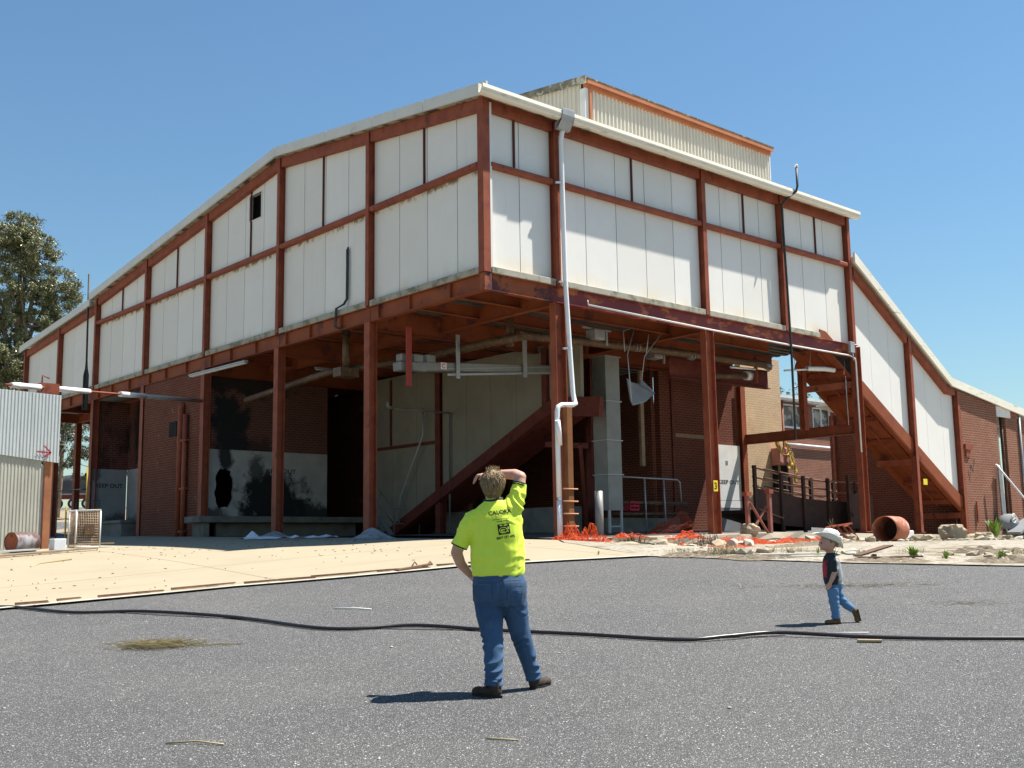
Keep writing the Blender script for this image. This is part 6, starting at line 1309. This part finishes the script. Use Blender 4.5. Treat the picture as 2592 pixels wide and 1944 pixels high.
# --- polo shirt
b = MB()
b.rings([(-.074, .01, .925, .202, .150), (-.074, .01, .95, .212, .160), (-.076, .02, 1.02, .224, .172), (-.076, .03, 1.10, .228, .182), (-.078, .03, 1.20, .220, .174), (-.080, .02, 1.30, .214, .160), (-.082, .01, 1.40, .210, .145), (-.088, .005, 1.46, .185, .125), (-.098, 0, 1.51, .135, .10), (-.106, 0, 1.545, .080, .078), (-.108, 0, 1.565, .068, .070)], 28, 2.35)
limb(b, [(-.23, .0, 1.405), (-.275, .0, 1.385), (-.335, .01, 1.29), (-.378, .02, 1.215)], [.088, .092, .080, .070])
b.tube([(-.378, .02, 1.215), (-.392, .022, 1.185)], [.070, .071], 18)
limb(b, [(.02, .0, 1.42), (.055, .0, 1.50), (.082, .01, 1.575), (.104, .02, 1.65)], [.098, .092, .078, .062]); b.tube([(.104, .02, 1.65), (.111, .03, 1.690)], [.062, .060], 18)
def shirt_f(v, n_):
    d = .004*nz(v, 9, 9, 9)+.009*fold(v, (.5, 0, 1), 6, seed=12)
    if v.z < 1.06: d += .010*fold(v, (.35, 0, 1), 11, seed=3)*_ss(1.10, .99, v.z) if False else .008*fold(v, (-.30, 0, 1), 12, seed=3)*(1-_ss(.98, 1.08, v.z))
    r_ = _ss(-.02, .12, v.x)
    if 1.0 < v.z < 1.28: d += .026*fold(v, (-.55, 0, 1), 9, seed=5)*r_*(1-abs(v.z-1.12)/.17)*1.0
    if v.x > .0 and v.z > 1.36: d += .018*fold(v, (.9, 0, .55), 15, seed=7)
    if v.x < -.22 and v.z > 1.28: d += .017*fold(v, (1, 0, .25), 16, seed=8)*_ss(1.28, 1.36, v.z)*(1-_ss(1.44, 1.5, v.z))
    if v.x < -.3: d += .006*fold(v, (.5, 0, 1), 12, seed=4)
    if abs(v.x+.292) < .02 and 1.2 < v.z < 1.4: d -= .006
    return d
SB = organic(b, .0075, 7, shirt_f); shirt = SB.build('shirt', M['shirt'], MAN, local=True)
BV = BVHTree.FromPolygons([tuple(v) for v in SB.v], SB.f)
def on_cloth(bv, x, z, y0=-1, off=.003):
    h = bv.ray_cast(Vector((x, y0, z)), Vector((0, 1, 0)))
    return (h[0]+h[1]*off) if h[0] is not None else None
def decal_mesh(me_v, me_f, bv, name, mat, par, off=.003):
    vs = [on_cloth(bv, x, z, off=off) for x, z in me_v]; ok = [p is not None for p in vs]; mb = MB()
    mb.add([p if p is not None else Vector((0, 0, 1.2)) for p in vs], [f for f in me_f if all(ok[i] for i in f)]); return mb.build(name, mat, par, local=True)
def text2d(body, size, wt=0, serif=0):
    c_ = bpy.data.curves.new('t', 'FONT'); c_.body = body; c_.size = size; c_.offset = wt; c_.align_x = 'CENTER'; o = bpy.data.objects.new('t', c_); COL.objects.link(o)
    dg = bpy.context.evaluated_depsgraph_get(); me = bpy.data.meshes.new_from_object(o.evaluated_get(dg)); bpy.data.objects.remove(o)
    bm = bmesh.new(); bm.from_mesh(me); bmesh.ops.subdivide_edges(bm, edges=[e for e in bm.edges if e.calc_length() > .012], cuts=2, use_grid_fill=False); bmesh.ops.triangulate(bm, faces=bm.faces)
    v = [(q.co.x, q.co.y) for q in bm.verts]; bm.verts.index_update(); f = [tuple(q.index for q in p.verts) for p in bm.faces]; bm.free(); bpy.data.meshes.remove(me); return v, f
def print_on(body, size, cx_, cz_, ang, wt, name='shirt_lettering', sx=1):
    v, f = text2d(body, size, wt); ca, sa = math.cos(ang), math.sin(ang)
    decal_mesh([(cx_+x*sx*ca-z*sa, cz_+x*sx*sa+z*ca) for x, z in v], f, BV, name, M['ink'], MAN)
print_on('CALORA', .047, -.052, 1.437, .12, .0012, sx=1.0)
print_on('0418 176 475', .027, -.007, 1.240, .13, .0012, sx=.98)
def rect2(cx_, cz_, w_, h_, ang, n=6):
    ca, sa = math.cos(ang), math.sin(ang); v = [(cx_+(i/n-.5)*w_*ca-(j/n-.5)*h_*sa, cz_+(i/n-.5)*w_*sa+(j/n-.5)*h_*ca) for j in range(n+1) for i in range(n+1)]
    return v, [(j*(n+1)+i, j*(n+1)+i+1, (j+1)*(n+1)+i+1, (j+1)*(n+1)+i) for j in range(n) for i in range(n)]
ln_r = random.Random(8); lv, lf = [], []
for (cx_, cz_, w_) in ((-.055, 1.412, .055), (-.05, 1.397, .125), (-.035, 1.381, .10)):
    x = -w_/2
    while x < w_/2:
        q = ln_r.uniform(.006, .012); v, f = rect2(cx_+x+q/2, cz_+(x+q/2)*.13, q*.75, ln_r.uniform(.004, .006), .13, 1); n0 = len(lv); lv += v; lf += [tuple(i+n0 for i in g_) for g_ in f]; x += q+(.006 if ln_r.random() < .2 else 0)
decal_mesh(lv, lf, BV, 'shirt_lettering', M['ink'], MAN)
v, f = rect2(-.022, 1.315, .095, .085, .13, 10); decal_mesh(v, f, BV, 'shirt_emblem', M['ink'], MAN, .0028)
ev, ef = [], []
def blob2(cx_, cz_, rx, rz_, r0=0, a0=0, a1=6.2832, n=20):
    for i in range(n):
        for (a, b_) in ((a0+(a1-a0)*i/n, a0+(a1-a0)*(i+1)/n),):
            n0 = len(ev); ca, sa = math.cos(.13), math.sin(.13)
            for (q, k) in ((a, r0), (a, 1), (b_, 1), (b_, r0)):
                x, z = math.cos(q)*rx*k, math.sin(q)*rz_*k; ev.append((cx_+x*ca-z*sa, cz_+x*sa+z*ca))
            ef.append((n0, n0+1, n0+2, n0+3))
blob2(-.026, 1.306, .034, .026, .80); blob2(-.028, 1.303, .020, .013, .25, .3, 3.5); blob2(-.045, 1.345, .012, .006, 0); blob2(-.010, 1.348, .016, .005, 0); blob2(.012, 1.325, .006, .012, 0); blob2(.010, 1.297, .007, .005, 0); blob2(-.028, 1.292, .018, .005, .1)
decal_mesh(ev, ef, BV, 'shirt_emblem', M['shirt'], MAN, .0045)
# collar, sleeve bands
b = MB(); b.tube([(-.108+.070*math.cos(a)*1.02, .0+.072*math.sin(a), 1.562+.012*math.sin(a)+.006*math.cos(a)) for a in [i*math.pi/14 for i in range(29)]], .013, 8); b.build('collar', M['navy'], MAN, local=True)
def cuff(c, d, r_, name):
    c, d = Vector(c), Vector(d).normalized(); a = d.cross(Vector((0, 1, 0))).normalized(); e = d.cross(a)
    for k, (o_, m_, w_) in enumerate(((0, M['navy'], .007), (.010, M['shirt'], .005), (.018, M['navy'], .005))):
        b = MB(); b.tube([c-d*o_+(a*math.cos(q)+e*math.sin(q))*r_ for q in [i*math.pi/12 for i in range(25)]], w_, 6, caps=False); b.build(name, m_, MAN, local=True) if k != 1 else None
cuff((-.393, .022, 1.183), (-.42, .05, -.9), .066, 'sleeve_band'); cuff((.1115, .031, 1.693), (.25, .2, .95), .056, 'sleeve_band')
# --- jeans
b = MB(); b.rings([(-.074, .01, .965, .198, .145), (-.070, .005, .92, .210, .158), (-.066, 0, .88, .220, .168), (-.063, 0, .80, .222, .170), (-.062, 0, .74, .212, .160), (-.062, 0, .69, .200, .14)], 28, 2.3)
limb(b, [(-.158, -.005, .76), (-.146, -.03, .62), (-.134, -.06, .50), (-.122, -.09, .42), (-.116, -.13, .30), (-.118, -.17, .15), (-.121, -.18, .07)], [.122, .112, .093, .086, .079, .072, .076], ends=False)
limb(b, [(.042, .01, .76), (.066, .03, .62), (.084, .05, .52), (.112, .07, .42), (.152, .10, .28), (.192, .14, .15), (.205, .15, .085)], [.116, .104, .09, .082, .073, .066, .067], ends=False)
b.ball((-.16, -.05, .82), .10, .12, .11); b.ball((.03, -.04, .82), .10, .12, .11)
def jean_f(v, n_):
    d = .003*nz(v, 10, 10, 10)
    if abs(v.x+.052) < .014 and v.z > .70 and v.y < 0: d -= .006
    k = _ss(.66, .30, v.z) if False else 1-_ss(.25, .72, v.z)
    sgn = 1 if v.x < .0 else -1
    d += .021*fold(v, (.35*sgn, 0, 1), 12, warp=.06, seed=2)*k
    if .60 < v.z < .76: d += .008*fold(v, (-.8*sgn, 0, 1), 13, seed=6)
    if v.z < .16: d += .012*fold(v, (0, 0, 1), 24, seed=1)
    return d
JB = organic(b, .0085, 6, jean_f); jeans = JB.build('jeans', M['denim'], MAN, local=True); JV = BVHTree.FromPolygons([tuple(v) for v in JB.v], JB.f)
M['seam'] = pm('denim_seam', (.10, .10, .10), (.16, .14, .10), 20, [], .9); M['pocket'] = pm('worn_denim_pocket', (.05, .105, .19), (.035, .075, .15), 5, [], .9)
for (x0_, x1_, z0_, z1_, an_) in ((-.275, -.132, .735, .872, .02), (.005, .118, .735, .868, -.05)):
    v, f = rect2((x0_+x1_)/2, (z0_+z1_)/2, x1_-x0_, z1_-z0_, an_, 8); decal_mesh(v, f, JV, 'pocket', M['pocket'], MAN, .004)
    v, f = rect2((x0_+x1_)/2, z1_-.004, x1_-x0_, .006, an_, 8); decal_mesh(v, f, JV, 'seam', M['seam'], MAN, .007)
    for xx in (x0_, x1_): v, f = rect2(xx, (z0_+z1_)/2, .004, z1_-z0_, an_, 8); decal_mesh(v, f, JV, 'seam', M['seam'], MAN, .006)
v, f = rect2(-.052, .82, .004, .2, 0, 12); decal_mesh(v, f, JV, 'seam', M['seam'], MAN, .004); v, f = rect2(-.064, .905, .36, .004, .01, 20); decal_mesh(v, f, JV, 'seam', M['seam'], MAN, .004)
def boot(hx, hy, tx, ty, z0, par, s=1, mat='boot'):
    h, t_ = Vector((hx, hy, z0)), Vector((tx, ty, z0)); d = (t_-h).normalized(); sd = Vector((-d.y, d.x, 0)); b = MB()
    R_ = Matrix((( d.x, sd.x, 0), (d.y, sd.y, 0), (0, 0, 1)))
    b.ball(h+Vector((0, 0, .045*s))+d*.03*s, .05*s, .042*s, .048*s, R=R_); b.ball(h+d*.11*s+Vector((0, 0, .04*s)), .085*s, .042*s, .045*s, R=R_); b.ball(h+d*.20*s+Vector((0, 0, .036*s)), .065*s, .048*s, .040*s, R=R_)
    b.tube([h+d*.03*s+Vector((0, 0, .05*s)), h+d*.04*s+Vector((0, 0, .11*s))], [.045*s, .05*s], 14)
    BB = organic(b, .007*s, 2); 
    for v in BB.v: v.z = max(v.z, z0+.012*s)
    BB.build('boot', M[mat], par, local=True)
    b = MB(); n = 16; pl = []
    for k in range(n):
        a = 2*math.pi*k/n; q = h+d*(.118*s+math.cos(a)*.148*s)+sd*math.sin(a)*(.046 if math.cos(a) > -.2 else .038)*s; pl.append((q.x, q.y))
    b.prism(pl, 'z', z0-.004, z0+.016*s); b.build('sole', M['ink'], par, local=True)
gz = lambda x, y: H(ML.x+RT.x*x+FW.x*y, ML.y+RT.y*x+FW.y*y)-ML.z
boot(-.075, -.215, -.24, -.10, gz(-.13, -.17), MAN); boot(.185, .125, .29, .27, gz(.22, .17), MAN)

# ---------------------------------------------------------------- the boy
BL = Vector((-5.17, -12.08, H(-5.17, -12.08))); BOY = person('person', BL, 'small child in a white cowboy hat and dark t-shirt walking to the left')
b = MB()
limb(b, [(.01, 0, .72), (-.005, 0, .79), (-.02, 0, .84)], [.045, .04, .042]); b.ball((-.028, 0, .880), .093, .080, .093, 18, 12)
b.ball((-.075, 0, .838), .040, .050, .036, 12, 8); b.ball((-.124, 0, .862), .013, .012, .012, 8, 6); b.ball((-.103, 0, .818), .018, .020, .014, 8, 6); b.ball((-.114, 0, .841), .009, .018, .007, 8, 6); b.ball((-.075, -.052, .848), .03, .02, .028, 8, 6); b.ball((.008, -.082, .868), .017, .010, .024, 8, 6); b.ball((.008, .082, .868), .017, .010, .024, 8, 6)
for sy, dx, dz in ((-1, 0, 0), (1, .06, .0)):
    limb(b, [(.02+dx*.3, .115*sy, .70), (-.0+dx, .125*sy, .57)], [.034, .030]); limb(b, [(-.0+dx, .125*sy, .575), (-.035+dx, .12*sy, .49), (-.062+dx*1.3, .11*sy, .435)], [.029, .026, .018])
    hand(b, (-.062+dx*1.3, .11*sy, .435), (-.078+dx*1.4, .108*sy, .405), (-.3, 0, -1), (-.5, 0, -.5), (1, .1, -.3), r=.0062, spread=.0115, lens=(.034, .04, .037, .03), thumb=None)
organic(b, .0055, 2).build('body', M['skin'], BOY, local=True)
b = MB(); b.ball((-.110, -.036, .885), .009, nu=8, nv=6); b.ball((-.110, .036, .885), .009, nu=8, nv=6); b.build('eyes', pm('eye_dark', (.05, .04, .04), None), BOY, local=True)
b = MB(); b.rings([(.015, 0, .425, .100, .098), (.012, 0, .46, .104, .100), (.006, 0, .55, .106, .102), (-.0, 0, .63, .100, .104), (0, 0, .70, .088, .108), (0, 0, .745, .070, .085), (0, 0, .775, .045, .05)], 22, 2.2)
for sy, dx in ((-1, 0), (1, .02)):
    limb(b, [(.012, .085*sy, .725), (.010+dx*.5, .115*sy, .67), (-.002+dx, .125*sy, .60)], [.046, .050, .046])
def kid_f(v, n_): return .002*nz(v, 14, 14, 14)+.006*fold(v, (-.5, 0, 1), 13, seed=2)
def tee_mat():
    m, n, p = newmat('dark_tee_grey_back'); tc = N(n, 'ShaderNodeTexCoord'); s = N(n, 'ShaderNodeSeparateXYZ'); link(n, tc.outputs['Object'], s.inputs[0])
    ed = mul(n, s.outputs[0], mul(n, noise_n(n, tc.outputs['Object'], 18, 3), .05), 'ADD')
    c = mix(n, ramp(n, ed, .062, .078), (.018, .022, .024), (.30, .31, .31))
    zr = mul(n, ramp(n, s.outputs[2], .50, .52), ramp(n, s.outputs[2], .66, .70, 1, 0)); c = mix(n, mul(n, ramp(n, ed, -.052, -.040, 1, 0), zr), c, (.42, .03, .04))
    sl2 = mul(n, ramp(n, s.outputs[1], -.15, -.148, 1, 0) if False else mul(n, ramp(n, s.outputs[1], -.118, -.112, 1, 0), ramp(n, s.outputs[0], .008, .016)), ramp(n, s.outputs[0], .036, .044, 1, 0)); c = mix(n, sl2, c, (.42, .43, .43))
    link(n, c, p.inputs['Base Color']); p.inputs['Roughness'].default_value = .85; return m
organic(b, .006, 4, kid_f).build('t_shirt', tee_mat(), BOY, local=True)
M['denim2'] = pm('light_blue_denim', (.11, .22, .37), (.075, .165, .30), 4, [((.20, .32, .46), 7, .55, .7, O1, .5)], .9, .2, 200)
b = MB(); b.rings([(.02, 0, .47, .088, .088), (.02, 0, .43, .093, .092), (.018, 0, .38, .09, .09)], 20)
limb(b, [(-.012, -.045, .39), (-.008, -.048, .25), (.002, -.05, .15), (.006, -.05, .055)], [.070, .058, .050, .050], ends=False)
limb(b, [(.045, .045, .39), (.088, .048, .27), (.15, .05, .205), (.225, .05, .145)], [.064, .055, .048, .040], ends=False); b.ball((.088, .048, .265), .054)
organic(b, .0065, 4, lambda v, n_: .002*nz(v, 14, 14, 14)+.007*fold(v, (.2, 0, 1), 16, seed=3)*(1 if v.z < .32 else .3)).build('jeans', M['denim2'], BOY, local=True)
M['boot2'] = pm('tan_suede_boot', (.17, .10, .045), (.11, .065, .03), 9, [], .85)
gz2 = lambda x, y: H(BL.x+RT.x*x+FW.x*y, BL.y+RT.y*x+FW.y*y)-BL.z
boot(.045, -.05, -.11, -.06, gz2(-.03, -.05), BOY, .66, 'boot2')
b = MB(); b.tube([(.238, .05, .125), (.262, .05, .085), (.268, .05, .035)], [.030, .034, .030], 14); b.ball((.238, .05, .135), .034); b.ball((.266, .05, .03), .031, .032, .026)
organic(b, .005, 2).build('boot', M['boot2'], BOY, local=True)
b = MB(); b.beam((.272, .05, .150), (.299, .05, .02), .058, .012, (1, 0, 0)); b.build('sole', M['lag'], BOY, local=True)
b = MB(); b.rings([(.012, 0, .845, .070, .070), (.010, 0, .875, .086, .082), (.0, 0, .91, .092, .084), (-.01, 0, .945, .085, .078)], 20); HB2 = organic(b, .006, 2, lambda v, n_: .003*nz(v, 70, 70, 20)); b = MB(); b.v, b.f, b.sm = HB2.v, HB2.f, HB2.sm
for v in b.v:
    if v.x < -.02: v.x = -.02+(v.x+.02)*.1
b.build('hair', M['hair'], BOY, local=True)
# cowboy hat
M['hat'] = pm('white_felt_hat', (.80, .78, .71), (.74, .72, .65), 8, [], .9, .1, 60)
Rt = Matrix.Rotation(.46, 3, 'Y'); hc = Vector((-.012, 0, .925)); nb = 40
vs, fs = [], []
for j in range(7):
    q = j/6
    for i in range(nb):
        a = 2*math.pi*i/nb; rx = .096+q*(.098 if math.cos(a) < 0 else .082); ry = .086+q*.072; up_ = q**1.4*(.062*abs(math.sin(a))**2.2-.024*abs(math.cos(a))**3)
        vs.append(hc+Rt @ Vector((rx*math.cos(a), ry*math.sin(a)*(1-.12*q), up_-.004)))
for j in range(6):
    for i in range(nb): fs.append((j*nb+i, j*nb+(i+1) % nb, (j+1)*nb+(i+1) % nb, (j+1)*nb+i))
b = MB(); b.add(vs, fs, True); o = b.build('hat', M['hat'], BOY, local=True); o.modifiers.new('thick', 'SOLIDIFY').thickness = .005
vs, fs = [], []
for j, (z, k) in enumerate(((-.005, 1), (.035, .98), (.075, .93), (.105, .84), (.120, .66), (.112, .38), (.100, .08))):
    for i in range(nb):
        a = 2*math.pi*i/nb; dent = -.018*math.exp(-(math.sin(a)*k/.35)**2) if j > 3 else 0; pin = 1-.16*abs(math.sin(a))*(math.cos(a) < 0)*(j/6)
        vs.append(hc+Rt @ Vector((.098*k*math.cos(a), .088*k*math.sin(a)*pin, z+dent+.006*math.cos(a))))
for j in range(6):
    for i in range(nb): fs.append((j*nb+i, j*nb+(i+1) % nb, (j+1)*nb+(i+1) % nb, (j+1)*nb+i))
fs.append(tuple(6*nb+i for i in range(nb))); b = MB(); b.add(vs, fs, True); cr = b.build('hat_crown', M['hat'], o if False else BOY, local=True)
b = MB(); b.tube([hc+Rt @ Vector((.0995*math.cos(a), .0895*math.sin(a), .006)) for a in [i*math.pi/16 for i in range(33)]], .006, 6, caps=False); b.build('hat_band', M['ink'], BOY, local=True)

MAN.scale = (.965, .965, .955)
